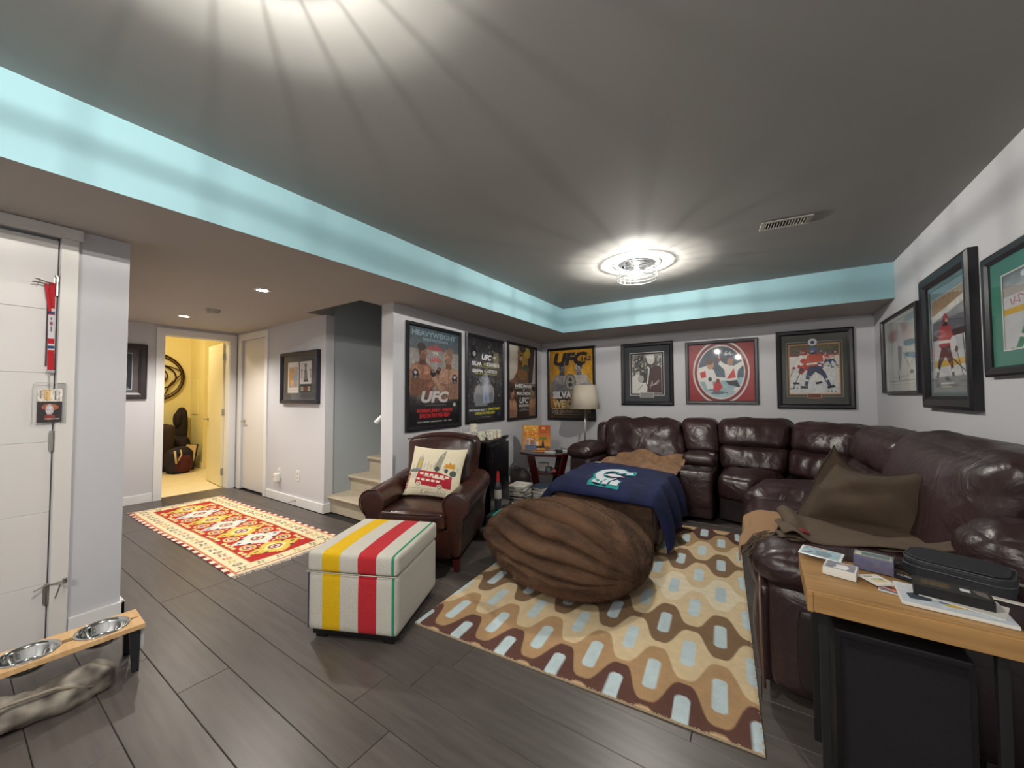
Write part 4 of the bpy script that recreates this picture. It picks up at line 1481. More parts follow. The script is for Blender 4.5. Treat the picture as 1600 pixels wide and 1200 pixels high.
def photo_oil():
    cv = Canvas(120, 130, '#cfcac2')
    cv.rect(0, 0, 1, .22, '#5b5340').noise(.4, 24, y1=.24, seed=3).rect(0, .20, 1, .235, '#8c3a34').rect(0, .235, 1, .285, '#d8d2c4').grad('#cfcdc8', '#c6c9cc', y0=.285).noise(.05, 14, y0=.29, seed=7)
    r = random.Random(2)
    for k in range(24):
        cv.ell(r.random(), r.uniform(.13, .22), .015, .022, r.choice(['#b5a08c', '#8c3434', '#d9cfc0', '#34405c', '#3a3228']))
    skater(cv, .78, .30, .28, '#c2564c', '#34405c', '#4a5a80', '#3a4a7a', -1)
    skater(cv, .86, .30, .24, '#c9a09a', '#34405c', '#4a5a80', '#7a3a3a', 1)
    skater(cv, .33, .40, .62, '#d9d4cc', '#9a2a2a', '#d9d4cc', '#8a2a30', 1)
    cv.ell(.30, .33, .07, .05, '#b03030').poly([(.17, .42), (.22, .40), (.24, .46), (.18, .48)], '#a83030')
    skater(cv, .52, .42, .72, '#b5482f', '#2b3350', '#343d60', '#3c5a8a', 1)
    cv.noise(.16, 40, cells_y=44, seed=33)
    cv.poly([(.58, .36), (.68, .40), (.66, .50), (.58, .50)], '#2f3c70').poly([(.60, .40), (.66, .42), (.65, .45), (.59, .43)], '#dcd6cc')
    cv.ell(.09, .88, .03, .02, '#6a7078').ell(.16, .88, .015, .025, '#8c9298').ell(.78, .945, .02, .014, '#6a7078').ell(.84, .945, .02, .014, '#3c4048').ell(.91, .945, .02, .014, '#6a7078')
    return cv


def photo_watercolour():
    cv = Canvas(120, 150, '#cfd0cd')
    cv.noise(.05, 10, seed=2)
    L = '#3c3c40'
    for a in ((.10, .06, .92, .06), (.10, .06, .10, .86), (.10, .86, .93, .86)):
        cv.line(*a, .003, L)
    cv.ell(.28, .25, .20, .10, '#a98a90', .8, 0, .6).ell(.55, .20, .20, .09, '#b9989a', .7, 0, .6).ell(.78, .10, .22, .05, '#7fa8ac', .8, 0, .6).ell(.74, .40, .20, .05, '#5c8fa2', .9, .1, .5).ell(.80, .56, .24, .04, '#4a7f9c', .9, .2, .5).ell(.22, .42, .16, .08, '#a9bfc0', .6, 0, .8).ell(.62, .28, .28, .10, '#c7a9a2', .5, 0, .8)
    cv.poly([(.40, .22), (.50, .12), (.56, .22), (.60, .42), (.54, .56), (.44, .56), (.38, .40)], '#c9c9cf').ell(.47, .17, .05, .05, '#dcdcdc').poly([(.42, .40), (.54, .42), (.52, .60), (.46, .74), (.42, .60)], '#8a8a96').line(.42, .74, .44, .84, .012, '#4c5a60').line(.56, .50, .76, .74, .008, '#8c98a0').ell(.78, .76, .05, .025, '#4a5458')
    cv.line(.3, .82, .7, .80, .003, '#6a7478').rect(.12, .90, .5, .905, '#8c8c8c').rect(.60, .90, .9, .905, '#8c8c8c')
    return cv


def photo_tall():
    cv = Canvas(120, 170, '#8d8f92')
    cv.rect(0, 0, 1, .10, '#7d98a2').poly([(.05, .12), (.95, .06), (.95, .20), (.05, .26)], '#a2886a').poly([(.05, .26), (.95, .16), (.95, .22), (.05, .32)], '#cfcfc8').rect(.05, .32, .95, .44, '#5f6068').noise(.2, 18, y0=.1, y1=.45, seed=5)
    cv.rect(.05, .44, .95, .50, '#3b1f24').rect(.08, .50, .95, .76, '#b9bcc0').rect(.08, .70, .95, .76, '#c9a53a').rect(.08, .76, .95, .85, '#c6c9cc')
    skater(cv, .42, .56, .75, '#a33238', '#34242c', '#3a2a34', '#8a2a34', -1)
    cv.line(.86, .46, .92, .84, .012, '#2a2328').line(.50, .66, .90, .82, .010, '#2a2328').ell(.62, .56, .08, .06, '#d0d0d4')
    cv.rect(0, .86, 1, 1, '#77797c').line(.04, .10, .04, .90, .004, '#cfcfcf').line(.96, .08, .96, .90, .004, '#cfcfcf').line(.04, .10, .96, .08, .004, '#cfcfcf')
    cv.rect(.24, .91, .6, .925, '#cfcfcf').rect(.26, .94, .56, .95, '#c9b58c').ell(.1, .93, .03, .02, '#2d3b3a').ell(.18, .93, .03, .02, '#2d3b3a').ell(.42, .875, .06, .02, '#2a2a2a')
    return cv


def photo_green():
    cv = Canvas(120, 130, '#b9bcc0')
    cv.grad('#6b7078', '#8c8f94', y1=.18).noise(.3, 14, y1=.18, seed=6).rect(0, .18, 1, .30, '#a8a49f').rect(0, .30, 1, .46, '#c9ccd0').rect(0, .46, 1, .54, '#d0a92a').rect(0, .54, 1, 1, '#c0c2c5').noise(.06, 16, seed=3)
    skater(cv, .52, .50, .86, '#dcdfe0', '#23305c', '#2f7a5a', '#2a3560', -1)
    cv.ell(.50, .40, .09, .07, '#2c5a8c').poly([(.30, .36), (.40, .30), (.38, .5), (.30, .52)], '#23305c')
    cv.line(.10, .34, .12, .42, .006, '#b0282e').line(.16, .33, .14, .42, .006, '#b0282e').line(.14, .38, .20, .40, .005, '#b0282e').line(.20, .32, .22, .42, .006, '#b0282e').line(.22, .32, .28, .36, .006, '#b0282e')
    cv.ell(.28, .08, .04, .04, '#cfd3d6')
    return cv


def photo_hall():
    cv = Canvas(90, 120, '#1b2232')
    cv.grad('#26344e', '#10131c', y1=.35).noise(.3, 10, seed=4)
    cv.ell(.40, .36, .26, .10, '#7c4a30').ell(.55, .45, .22, .16, '#b8b4ae').ell(.38, .52, .22, .18, '#5a3428').ell(.66, .60, .16, .16, '#c9c6c2').poly([(.1, .70), (.6, .66), (.9, .74), (.9, .95), (.1, .95)], '#1d2230')
    cv.ell(.6, .93, .3, .05, '#3c6a74').rect(.08, .90, .5, .96, '#8fa9ac').line(.03, .03, .97, .03, .01, '#cfd3d6').line(.97, .03, .97, .97, .01, '#cfd3d6').line(.03, .97, .97, .97, .01, '#cfd3d6')
    return cv


def photo_trophy():
    cv = Canvas(120, 120, '#4a4a4c')
    cv.rect(0, 0, 1, 1, '#4b4d50').noise(.1, 8, seed=2)
    cv.rect(.10, .10, .46, .88, '#d6cfc4').rect(.14, .22, .43, .74, '#a89a90').ell(.24, .45, .10, .20, '#c98a3c').ell(.34, .50, .09, .18, '#9a9a9c').ell(.22, .62, .07, .08, '#d9a860').noise(.2, 30, .14, .22, .43, .74, seed=9).ell(.42, .15, .012, .015, '#8a2a2a').rect(.18, .80, .40, .81, '#b8b0a4')
    cv.rect(.50, .10, .86, .66, '#d3ced2').poly([(.62, .60), (.64, .34), (.66, .28), (.64, .16), (.72, .16), (.70, .28), (.72, .34), (.75, .60)], '#5c6664').rect(.62, .56, .76, .61, '#2a302e').line(.66, .38, .66, .56, .004, '#c9ccc9').line(.70, .38, .70, .56, .004, '#c9ccc9')
    cv.line(.56, .34, .55, .52, .010, '#6a5058').line(.82, .34, .84, .50, .010, '#6a5058').ell(.56, .32, .02, .03, '#4a4a50').ell(.82, .32, .02, .03, '#4a4a50')
    cv.rect(.50, .69, .86, .86, '#2d2826')
    for k, c in enumerate(('#c9c2b0', '#8a3a2e', '#d0c6b8')):
        cv.rect(.54 + k * .105, .73, .61 + k * .105, .83, c).ell(.575 + k * .105, .78, .02, .03, '#5a4a40')
    return cv


def map_on_mats(d):
    return [(i, mat(n, c, .8), None) for i, n, c in d]


# slanted left wall: posters
_pu = Vector((-.0710367, .9974737, 0))
_pa = Vector((-2.93, 2.38, 0)) - _pu * .05


def posterM(u, z, tilt=0):
    o = _pa + _pu * u + Vector((.9974737, .0710367, 0)) * .001
    return wallM((o.x, o.y, z), (_pu.x, _pu.y, 0))


picture('framed_poster', 'black framed fight poster of two fighters face to face, HEAVYWEIGHT SHOWDOWN in grey', 'poster', posterM(.205, .910), .885, 1.105, .040, .03, BLACKF, poster1())
picture('framed_poster', 'black framed dark collage fight poster with yellow date line, middle of the left wall', 'poster', posterM(1.187, .925), .905, 1.115, .040, .03, BLACKF, poster2())
picture('framed_poster', 'black framed poster with a large face profile in gold and purple near the corner', 'poster', posterM(2.20, .905), .955, 1.155, .040, .03, BLACKF, poster3())
picture('framed_poster', 'black framed yellow poster of two fighters behind the floor lamp shade', 'poster', wallM((-3.04, 5.699, .862), (1, 0, 0)), .845, 1.192, .042, .03, BLACKF, poster4())
DM = mat('dark_mat_board', '#3f4046', .8)
picture('framed_picture', 'black framed black-and-white signed photograph of a man in a jacket, above the sofa', 'picture', wallM((-1.782, 5.699, 1.122), (1, 0, 0)), .738, .912, .055, .032, BLACKF, photo_bw(),
        [((.070, .085), DM, 0), ((.010, .010), mat('mat_white', '#d3d0cc', .8), 0), ((.022, .022), mat('mat_dark_core', '#3a3236', .8), 0), ((.006, .006), mat('mat_white', '#d3d0cc', .8), 0)],
        plate=(.369, .150, .20, .075, mat('plate_grey', '#8d8b88', .4), mat('mat_white', '#d3d0cc', .8)))
picture('framed_picture', 'grey framed red picture with a round hockey scene and white rings', 'picture', wallM((-.890, 5.699, 1.145), (1, 0, 0)), .845, .845, .045, .03, GREYF, photo_red())
oil = picture('framed_picture', 'dark framed hockey action photograph with orange-trimmed grey mat', 'picture', wallM((.140, 5.699, 1.100), (1, 0, 0)), .722, .932, .055, .036, BLACKF, photo_oil(),
              [((.045, .085), mat('olive_mat', '#4c4d4a', .8), 0), ((.004, .004), mat('mat_gold_line', '#a8a48a', .8), 0), ((.018, .022), mat('olive_mat', '#4c4d4a', .8), 0), ((.010, .012), mat('orange_mat', '#c98a5c', .8), 0)],
              plate=(.361, .150, .13, .055, mat('plate_dark', '#5a2a1a', .4), mat('orange_mat', '#c98a5c', .8)))
M = Matrix.Translation((.361, .800, .0135))
MB().lathe([(0, 0), (.042, 0), (.042, .002), (0, .002)], 24).build('round_badge', mat('badge_white', '#d3d3d8', .5), oil, loc=(.355, .785, .0135))
MB().lathe([(0, 0), (.020, 0), (.020, .001), (0, .001)], 20).build('badge_emblem', mat('badge_navy', '#34406a', .5), oil, loc=(.355, .783, .0155))
picture('framed_picture', 'thin black framed pale watercolour of a hockey player, right wall by the corner', 'picture', wallM((1.039, 5.235, 1.270), (0, -1, 0)), 1.04, .722, .022, .045, BLACKF, photo_watercolour())
picture('framed_picture', 'thick dark framed tall hockey photograph with a player in red, right wall', 'picture', wallM((1.039, 4.075, 1.163), (0, -1, 0)), .815, .945, .085, .05, BLACKF, photo_tall(), [((.03, .03), mat('mat_teal_grey', '#5f7378', .8), 0)])
picture('framed_picture', 'black framed hockey photograph with a green mat at the right edge', 'picture', wallM((1.039, 3.145, 1.350), (0, -1, 0)), 1.0, .64, .05, .035, BLACKF, photo_green(), [((.10, .075), mat('green_mat', '#2f7a68', .8), 0), ((.008, .008), mat('mat_white', '#d3d0cc', .8), 0)])
picture('framed_picture', 'dark framed portrait on the hall wall, half hidden by the left pillar', 'picture', wallM((-6.219, .865, 1.24), (0, 1, 0)), .52, .655, .075, .03, mat('dark_brown_frame', '#2b2529', .4), photo_hall(), [((.05, .03), mat('grey_mat', '#5a5558', .8), 0)])
picture('framed_picture', 'black framed display with a silver trophy drawing on the hall wall', 'picture', wallM((-4.905, 2.329, 1.180), (1, 0, 0)), .825, .605, .045, .045, mat('navy_black_frame', '#1b1c2c', .35), photo_trophy(), [((.03, .03), mat('grey_mat', '#5a5558', .8), 0)])

# electrical bits on the hall wall
PLA = mat('outlet_white', '#dddcd8', .4)
for x, z, lb, plug in ((-4.96, .33, 'white wall outlet with a plugged-in night light and red dot, below the trophy picture', True), (-4.53, .345, 'plain white wall outlet nearer the stair opening', False)):
    t = thing('wall_outlet', lb, 'outlet', (x, 2.33, z))
    box('cover_plate', -.036, .036, -.006, 0, -.06, .06, PLA, t, bevel=.003)
    for s in (-.022, .022):
        MB().lathe([(0, 0), (.014, 0), (.014, .003), (0, .003)], 16, M=Matrix.Translation((0, -.006, s)) @ Matrix.Rotation(math.pi / 2, 4, 'X')).build('socket', mat('socket_grey', '#b9b7b0', .5), t)  # socket faces slightly greyer than the cover plate
    if plug:
        box('plug_in_unit', -.05, .03, -.055, -.009, -.10, .0, PLA, t, bevel=.008)
        MB().lathe([(0, 0), (.007, 0), (.007, .003), (0, .003)], 12, M=Matrix.Translation((-.02, -.055, -.04)) @ Matrix.Rotation(math.pi / 2, 4, 'X')).build('indicator', mat('red_dot', '#8a2a2a', .4), t)
ds = thing('door_stop', 'small spring door stop sticking out of the hall baseboard', 'door stop', (-4.55, 2.312, .06))
MB().tube([(0, 0, 0), (0, -.03, 0), (0, -.06, -.004), (0, -.075, -.006)], [.004, .004, .004, .008], 8).build('spring', METAL, ds)
MB().lathe([(0, 0), (.012, 0), (.010, .006), (0, .006)], 12, M=Matrix.Rotation(math.pi / 2, 4, 'X')).build('stop_base', METAL, ds)


# ------------------------------------------------------------------ sectional sofa
sf = thing('sectional_sofa', 'large dark brown leather corner sectional with console and reclined seat', 'sofa')


def backrest(quad_b, quad_t, z0, zm, z1, seed, one=False, gather=True, wr=.030):
    """two stacked rolls (lumbar + upper), or one big loose cushion"""
    def gfn(q, p, h, nn):
        # gathered pleats running down from the top seam
        if gather:
            g = math.sin(q.x * 42 + 2.5 * noise.noise(Vector((q.x * 5, q.z * 4, seed))))
            q += nn * .0065 * g * max(0, 1 - abs(p.z - .2))
        return q
    mid = [tuple(b[i] * (1 - (zm - z0) / (z1 - z0)) + t[i] * (zm - z0) / (z1 - z0) for i in range(2)) for b, t in zip(quad_b, quad_t)]
    if one:
        return [cushion('back_cushion', quad_b, z0, z1, LEATHER, sf, top=quad_t, n=26, r=.09, puff=(.005, .06, .02), wr=wr, wf=(7, 7, 6), seed=seed)]
    a = cushion('lumbar_cushion', quad_b, z0, zm + .02, LEATHER, sf, top=mid, n=22, r=.07, puff=(.003, .035, .01), wr=.012, wf=(8, 8, 3), seed=seed, fn=gfn)
    b_ = cushion('back_cushion', mid, zm, z1, LEATHER, sf, top=quad_t, n=24, r=.09, puff=(.003, .055, .02), wr=.016, wf=(7, 7, 3), seed=seed + 3, fn=gfn)
    return [a, b_]


# back wall run (quads: front-left, front-right, rear-right, rear-left)
backrest([(-1.74, 4.80), (-.79, 4.80), (-.79, 5.15), (-1.74, 5.15)], [(-1.80, 4.98), (-.86, 4.98), (-.86, 5.28), (-1.80, 5.28)], .44, .70, .955, 1, one=True)
cushion('console_back', [(-.77, 4.84), (-.43, 4.84), (-.43, 5.2), (-.77, 5.2)], .60, .975, LEATHER, sf, top=[(-.845, 5.0), (-.47, 5.0), (-.47, 5.28), (-.845, 5.28)], n=18, r=.06, puff=(.004, .05, .015), wr=.006, seed=8)
backrest([(-.41, 4.82), (.16, 4.78), (.30, 5.15), (-.43, 5.15)], [(-.455, 5.0), (.22, 5.0), (.30, 5.28), (-.46, 5.28)], .44, .68, .985, 4)
backrest([(.17, 4.77), (.52, 4.42), (.80, 4.6), (.32, 5.15)], [(.23, 4.99), (.70, 4.60), (.95, 4.74), (.35, 5.30)], .44, .68, .965, 6)
backrest([(.53, 4.38), (.56, 3.50), (.88, 3.50), (.86, 4.55)], [(.69, 4.56), (.72, 3.46), (.98, 3.46), (.98, 4.70)], .44, .70, .985, 9)
backrest([(.54, 3.42), (.54, 2.22), (.88, 2.15), (.88, 3.44)], [(.71, 3.42), (.70, 2.12), (.98, 2.06), (.98, 3.42)], .44, .70, 1.03, 12, one=True, wr=.016)
# seats
cushion('seat_cushion', [(-1.70, 4.22), (-.79, 4.22), (-.79, 4.86), (-1.70, 4.86)], .24, .46, LEATHER, sf, n=18, r=.07, puff=(.003, .02, .03), wr=.010, seed=20)
cushion('seat_cushion', [(-.40, 4.30), (-.08, 4.22), (.20, 4.84), (-.41, 4.86)], .22, .47, LEATHER, sf, n=18, r=.08, puff=(.003, .03, .03), wr=.012, wf=(9, 5, 3), seed=21)
cushion('seat_cushion', [(-.15, 3.68), (.60, 3.68), (.58, 4.42), (-.06, 4.22)], .22, .50, LEATHER, sf, n=22, r=.11, puff=(.05, .02, .035), wr=.012, wf=(7, 7, 3), seed=22)
cushion('seat_cushion', [(-.10, 2.93), (.60, 2.93), (.60, 3.66), (-.13, 3.66)], .22, .445, LEATHER, sf, n=20, r=.09, puff=(.03, .003, .03), wr=.010, seed=23)
cushion('seat_cushion', [(-.03, 2.18), (.60, 2.18), (.60, 2.92), (-.09, 2.92)], .22, .435, LEATHER, sf, n=20, r=.09, puff=(.03, .003, .03), wr=.010, seed=24)
# bases
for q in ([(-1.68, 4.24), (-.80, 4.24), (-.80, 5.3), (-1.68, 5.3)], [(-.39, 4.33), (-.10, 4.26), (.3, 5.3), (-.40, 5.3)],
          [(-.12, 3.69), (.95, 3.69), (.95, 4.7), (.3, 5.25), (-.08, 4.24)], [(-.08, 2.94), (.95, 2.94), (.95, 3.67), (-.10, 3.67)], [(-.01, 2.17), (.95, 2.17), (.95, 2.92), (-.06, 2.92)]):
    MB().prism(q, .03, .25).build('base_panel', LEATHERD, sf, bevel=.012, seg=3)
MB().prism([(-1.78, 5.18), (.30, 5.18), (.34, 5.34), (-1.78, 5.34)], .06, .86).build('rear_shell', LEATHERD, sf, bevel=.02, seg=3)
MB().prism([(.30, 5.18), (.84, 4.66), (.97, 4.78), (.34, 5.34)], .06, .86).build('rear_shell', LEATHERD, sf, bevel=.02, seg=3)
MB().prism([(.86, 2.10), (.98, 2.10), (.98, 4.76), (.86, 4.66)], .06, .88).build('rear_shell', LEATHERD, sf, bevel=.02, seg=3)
# console with cup holders
con = box('console', -.765, -.435, 4.20, 4.90, .04, .50, LEATHER, sf, bevel=.03, seg=4, smooth=True)
cushion('console_front_pad', [(-.768, 4.165), (-.432, 4.165), (-.432, 4.25), (-.768, 4.25)], .15, .50, LEATHER, sf, n=12, r=.03, puff=(.0, .012, .006), seed=31)
cushion('console_armrest', [(-.765, 4.52), (-.435, 4.52), (-.435, 4.9), (-.765, 4.9)], .50, .62, LEATHER, sf, n=14, r=.045, puff=(.002, .01, .02), wr=.004, seed=32)
box('cup_tray', -.75, -.45, 4.28, 4.50, .500, .512, mat('tray_plastic', '#2a2224', .25), sf, bevel=.005)
for x in (-.675, -.525):
    MB().lathe([(.0, .001), (.030, .001), (.040, .004), (.045, .0)], 24, (x, 4.39, .513)).build('cup_holder', mat('cup_ring', '#8d8488', .2, .8), sf)
MB().box(-.50, -.45, 4.60, 4.66, .615, .635).build('recline_button', mat('button_grey', '#8f8d90', .3, .6), sf, bevel=.006)
# left arm (far side) and its outer shell
cushion('arm', [(-2.02, 4.32), (-1.74, 4.32), (-1.74, 5.02), (-2.02, 5.02)], .06, .52, LEATHER, sf, n=14, r=.05, puff=(.02, .01, .0), wr=.004, seed=40)
cushion('arm_pad', [(-2.05, 4.28), (-1.73, 4.28), (-1.73, 5.0), (-2.05, 5.0)], .50, .655, LEATHER, sf, n=18, r=.075, puff=(.01, .02, .03), wr=.010, wf=(12, 12, 8), seed=41)
cushion('side_wing', [(-1.93, 5.02), (-1.76, 5.02), (-1.76, 5.28), (-1.93, 5.28)], .45, .90, LEATHER, sf, n=12, r=.07, puff=(.02, .02, .0), seed=42)
# near arm (end of the right-hand run)
cushion('arm', [(.0, 1.90), (.97, 1.90), (.97, 2.17), (.0, 2.17)], .05, .50, LEATHER, sf, n=16, r=.06, puff=(.03, .03, .0), wr=.004, seed=43)
cushion('arm_pad', [(-.03, 1.875), (.70, 1.875), (.70, 2.19), (-.03, 2.19)], .47, .615, LEATHER, sf, n=20, r=.07, puff=(.03, .02, .03), wr=.008, wf=(10, 10, 6), seed=44)
cushion('arm_front_panel', [(-.035, 1.93), (.01, 1.93), (.01, 2.14), (-.035, 2.14)], .07, .46, LEATHER, sf, n=12, r=.02, puff=(.025, .01, .01), seed=45)
MB().tube([(-.02, 1.90, .06), (-.028, 1.895, .25), (-.03, 1.90, .44), (-.03, 2.03, .475), (-.03, 2.16, .44), (-.03, 2.17, .2), (-.02, 2.17, .06)], .006, 6).build('arm_piping', mat('leather_piping', '#6a5148', .4), sf, smooth=True)
cushion('arm_side_panel', [(.10, 1.868), (.93, 1.868), (.93, 1.91), (.10, 1.91)], .10, .42, LEATHERD, sf, n=12, r=.02, puff=(.01, .014, .01), seed=46)
cushion('arm_rear_pillow', [(.60, 1.92), (.97, 1.92), (.97, 2.2), (.60, 2.2)], .56, .80, LEATHER, sf, n=16, r=.08, puff=(.03, .03, .03), wr=.006, seed=47)
# extended footrest in front of the left seat
cushion('footrest', [(-1.62, 3.66), (-.74, 3.66), (-.76, 4.21), (-1.66, 4.21)], .20, .43, LEATHER, sf, n=14, r=.06, puff=(.003, .01, .02), wr=.006, seed=50)
cushion('footrest_flap', [(-1.60, 3.17), (-.71, 3.17), (-.74, 3.655), (-1.62, 3.655)], .05, .40, LEATHER, sf, n=14, r=.05, puff=(.004, .01, .01), wr=.006, seed=51)

# ------------------------------------------------------------------ throws
FUR = mat('brown_faux_fur', '#2e1c12', .95, bump=.9, bscale=90, col2='#6b4d37', vscale=4.5, stretch=(.6, 1.6, 1.6), detail=7)
FURD = mat('dark_fur_throw', '#2f1f17', .9, bump=.6, bscale=70, col2='#4a3322', vscale=18)
FURL = mat('tan_fur_throw', '#6b4d38', .9, bump=.7, bscale=60, col2='#8a6a4e', vscale=20)
NAVY = mat('navy_fleece', '#081030', .9, bump=.35, bscale=160, col2='#101c4a', vscale=7)
TAN = mat('tan_throw', '#9a7858', .95, bump=.4, bscale=200)
BRN = mat('brown_wool_throw', '#58493c', .95, bump=.4, bscale=220)


def drape(path, L0, L1, fold=.0, ffreq=20, seed=0):
    """path: list of (x,z) cross-section points; returns fn(u,v) sweeping from y=L0 to y=L1"""
    P = [Vector((x, 0, z)) for x, z in path]
    d = [0]
    for a, b_ in zip(P[:-1], P[1:]):
        d.append(d[-1] + (b_ - a).length)

    def at(t):
        t *= d[-1]
        for i in range(len(P) - 1):
            if t <= d[i + 1] or i == len(P) - 2:
                f = (t - d[i]) / (d[i + 1] - d[i])
                return P[i].lerp(P[i + 1], f)
    return at, d[-1]


def navy_fn(u, v):
    # u across (left to right), v from near edge to far edge
    yn = 3.10 + .02 * math.sin(u * 9) - .05 * math.sin(u * 3.1)
    y = yn + v * (.86 - .10 * u)
    L = u * 1.62
    # cross-section: hangs left, over the top, hangs right
    zt = .478 + .035 * math.sin(math.pi * min(1, max(0, (L - .2) / 1.0))) + .05 * v
    if L < .38:
        t = L / .38
        x = -1.84 + .26 * t ** .8
        z = .22 + (zt - .22) * math.sin(t * math.pi / 2)
    elif L < 1.22:
        x = -1.58 + (L - .38)
        z = zt
    else:
        t = min((L - 1.22) / .40, 1)
        x = -.74 + .075 * math.sin(t * math.pi / 2) + .03 * t
        z = zt - .36 * t ** 1.5
    n_ = noise.noise(Vector((x * 4, y * 4, 1.5)))
    hang = max(0, min(1, abs(L - .8) / .45 - .6))
    z += .014 * n_ + .007 * noise.noise(Vector((x * 11, y * 9, 4)))
    x += hang * .030 * math.sin(y * 21 + L * 2) + .02 * hang * n_
    if v < .15:
        k = 1 - v / .15
        z -= .10 * k ** .8
        y = yn + .02 + .086 * (1 - k) ** 2 + (v * (.86 - .10 * u) - .129 * (1 - .116 * u)) * 0 + .005 * math.sin(L * 17)
    return (x, y, z)


nb = sheet('team_blanket', navy_fn, 70, 40, NAVY, None, .012)
tag(nb, 'navy fleece blanket with a white and teal letter emblem over the extended footrest', 'blanket')


def emblem(name, polys, m, dz, parent):
    """flat appliqué mapped onto the blanket; polys in emblem coordinates (0..1)"""
    bm = bmesh.new()
    for pl in polys:
        f = bm.faces.new([bm.verts.new((x, y, 0)) for x, y in pl])
    bmesh.ops.triangulate(bm, faces=bm.faces)
    for _ in range(3):
        bmesh.ops.subdivide_edges(bm, edges=[e for e in bm.edges if e.calc_length() > .06], cuts=1)
    for v in bm.verts:
        U, V = v.co.x, v.co.y
        p = Vector(navy_fn(.415 + U * .19, .10 + V * .60))
        v.co = p + Vector((0, 0, dz))
    bmesh.ops.recalc_face_normals(bm, faces=bm.faces)
    for f in bm.faces:
        if f.normal.z < 0:
            f.normal_flip()
    me = bpy.data.meshes.new(name)
    bm.to_mesh(me)
    bm.free()
    return link(name, me, m, parent, False)


def arc(cx, cy, rx, ry, a0, a1, n=14):
    return [(cx + rx * math.cos(math.radians(a0 + (a1 - a0) * i / n)), cy + ry * math.sin(math.radians(a0 + (a1 - a0) * i / n))) for i in range(n + 1)]


def ring(cx, cy, R, r, a0, a1, n=14, ex=1.0):
    o_, i_ = arc(cx, cy, R * ex, R, a0, a1, n), arc(cx, cy, r * ex, r, a0, a1, n)
    return [[o_[k], o_[k + 1], i_[k + 1], i_[k]] for k in range(n)]


TEALE = mat('emblem_teal', '#128a88', .8)
WHT = mat('emblem_white', '#c9c9d2', .8)
NVE = mat('emblem_navy', '#10183c', .8)
emblem('emblem_outline', ring(.42, .55, .50, .17, 25, 300, 18) + [[(.78, .60), (1.02, .72), (.98, .98), (.72, .82)], [(.0, .02), (.9, .02), (.86, .25), (.05, .25)], [(-.10, .40), (.2, .30), (.2, .40), (-.06, .46)]], TEALE, .012, nb)
emblem('emblem_letter', ring(.42, .55, .44, .23, 32, 290, 18) + [[(.80, .64), (.95, .74), (.92, .88), (.78, .80)]], WHT, .0145, nb)
emblem('emblem_shape', [[(.10, .06), (.30, .34), (.42, .22), (.34, .06)], [(.40, .06), (.50, .30), (.66, .40), (.60, .20), (.56, .06)], [(.62, .06), (.72, .30), (.86, .16), (.84, .06)], [(.22, .44), (.50, .60), (.84, .48), (.56, .42)]], WHT, .0165, nb)
emblem('emblem_detail', [[(.30, .62), (.36, .74), (.42, .60), (.36, .64)]], NVE, .0185, nb)
for k, (uu, vv) in enumerate(((.30, .97),)):
    p = Vector(navy_fn(uu, vv))
    box('care_label', p.x - .03, p.x + .03, p.y - .012, p.y + .012, p.z + .006, p.z + .010, PAPER, nb)


def fur_throw_fn(u, v):
    # under the blanket: covers the footrest front and hangs to the floor
    x = -1.60 + u * .86 + .01 * math.sin(v * 14)
    if v < .42:
        t = v / .42
        y = 3.125 + .02 * math.sin(u * 12) * (1 - t)
        z = .042 + .378 * t
    else:
        t = (v - .42) / .58
        y = 3.14 + 1.3 * t
        z = .435 + .012 * math.sin(u * 15 + t * 6)
    k = 1 - min(1, abs(v - .42) / .06)
    y += .02 * k
    z -= .015 * k
    if u > .97:
        z -= .02
    y -= .012 * noise.noise(Vector((x * 6, z * 7, 2)))
    return (x, y, z + .01 * noise.noise(Vector((x * 5, y * 5, 0))))


ft = sheet('fur_throw', fur_throw_fn, 36, 44, FURD, None, .014)
tag(ft, 'dark brown plush throw covering the footrest beneath the navy blanket', 'throw')


def fur2_fn(u, v):
    x = -1.52 + u * .80
    y = 3.98 + v * .72 + .03 * math.sin(u * 8)
    z = .515 + .03 * math.sin(u * 10 + 1) * math.sin(v * 5) + .03 * noise.noise(Vector((x * 7, y * 7, 3))) + .02 * v
    if v > .85:
        z += .05 * math.sin((v - .85) / .15 * math.pi)
    if v < .1:
        z -= .035 * (1 - v / .1)
    return (x, y, z)


f2 = sheet('fur_throw', fur2_fn, 34, 26, FURL, None, .022)
tag(f2, 'light brown fur throw bunched on the left sofa seat behind the navy blanket', 'throw')


def tan_fn(u, v):
    y = 2.42 + u * .62 + .015 * math.sin(v * 8)
    t = v
    if t < .35:
        x = -.125 - .008 * math.sin(u * 9) + .02 * t
        z = .36 + (.478 - .36) * (t / .35)
    else:
        x = -.118 + (t - .35) / .65 * .58
        z = .490 + .010 * math.sin((t - .35) * 9)
    k = 1 - min(1, abs(t - .35) / .10)
    x += .03 * k
    z -= .02 * k
    return (x, y, z + .008 * noise.noise(Vector((x * 8, y * 8, 5))))


tn = sheet('tan_throw', tan_fn, 24, 30, TAN, None, .010)
tag(tn, 'tan throw folded over the front edge of the right sofa seat', 'throw')


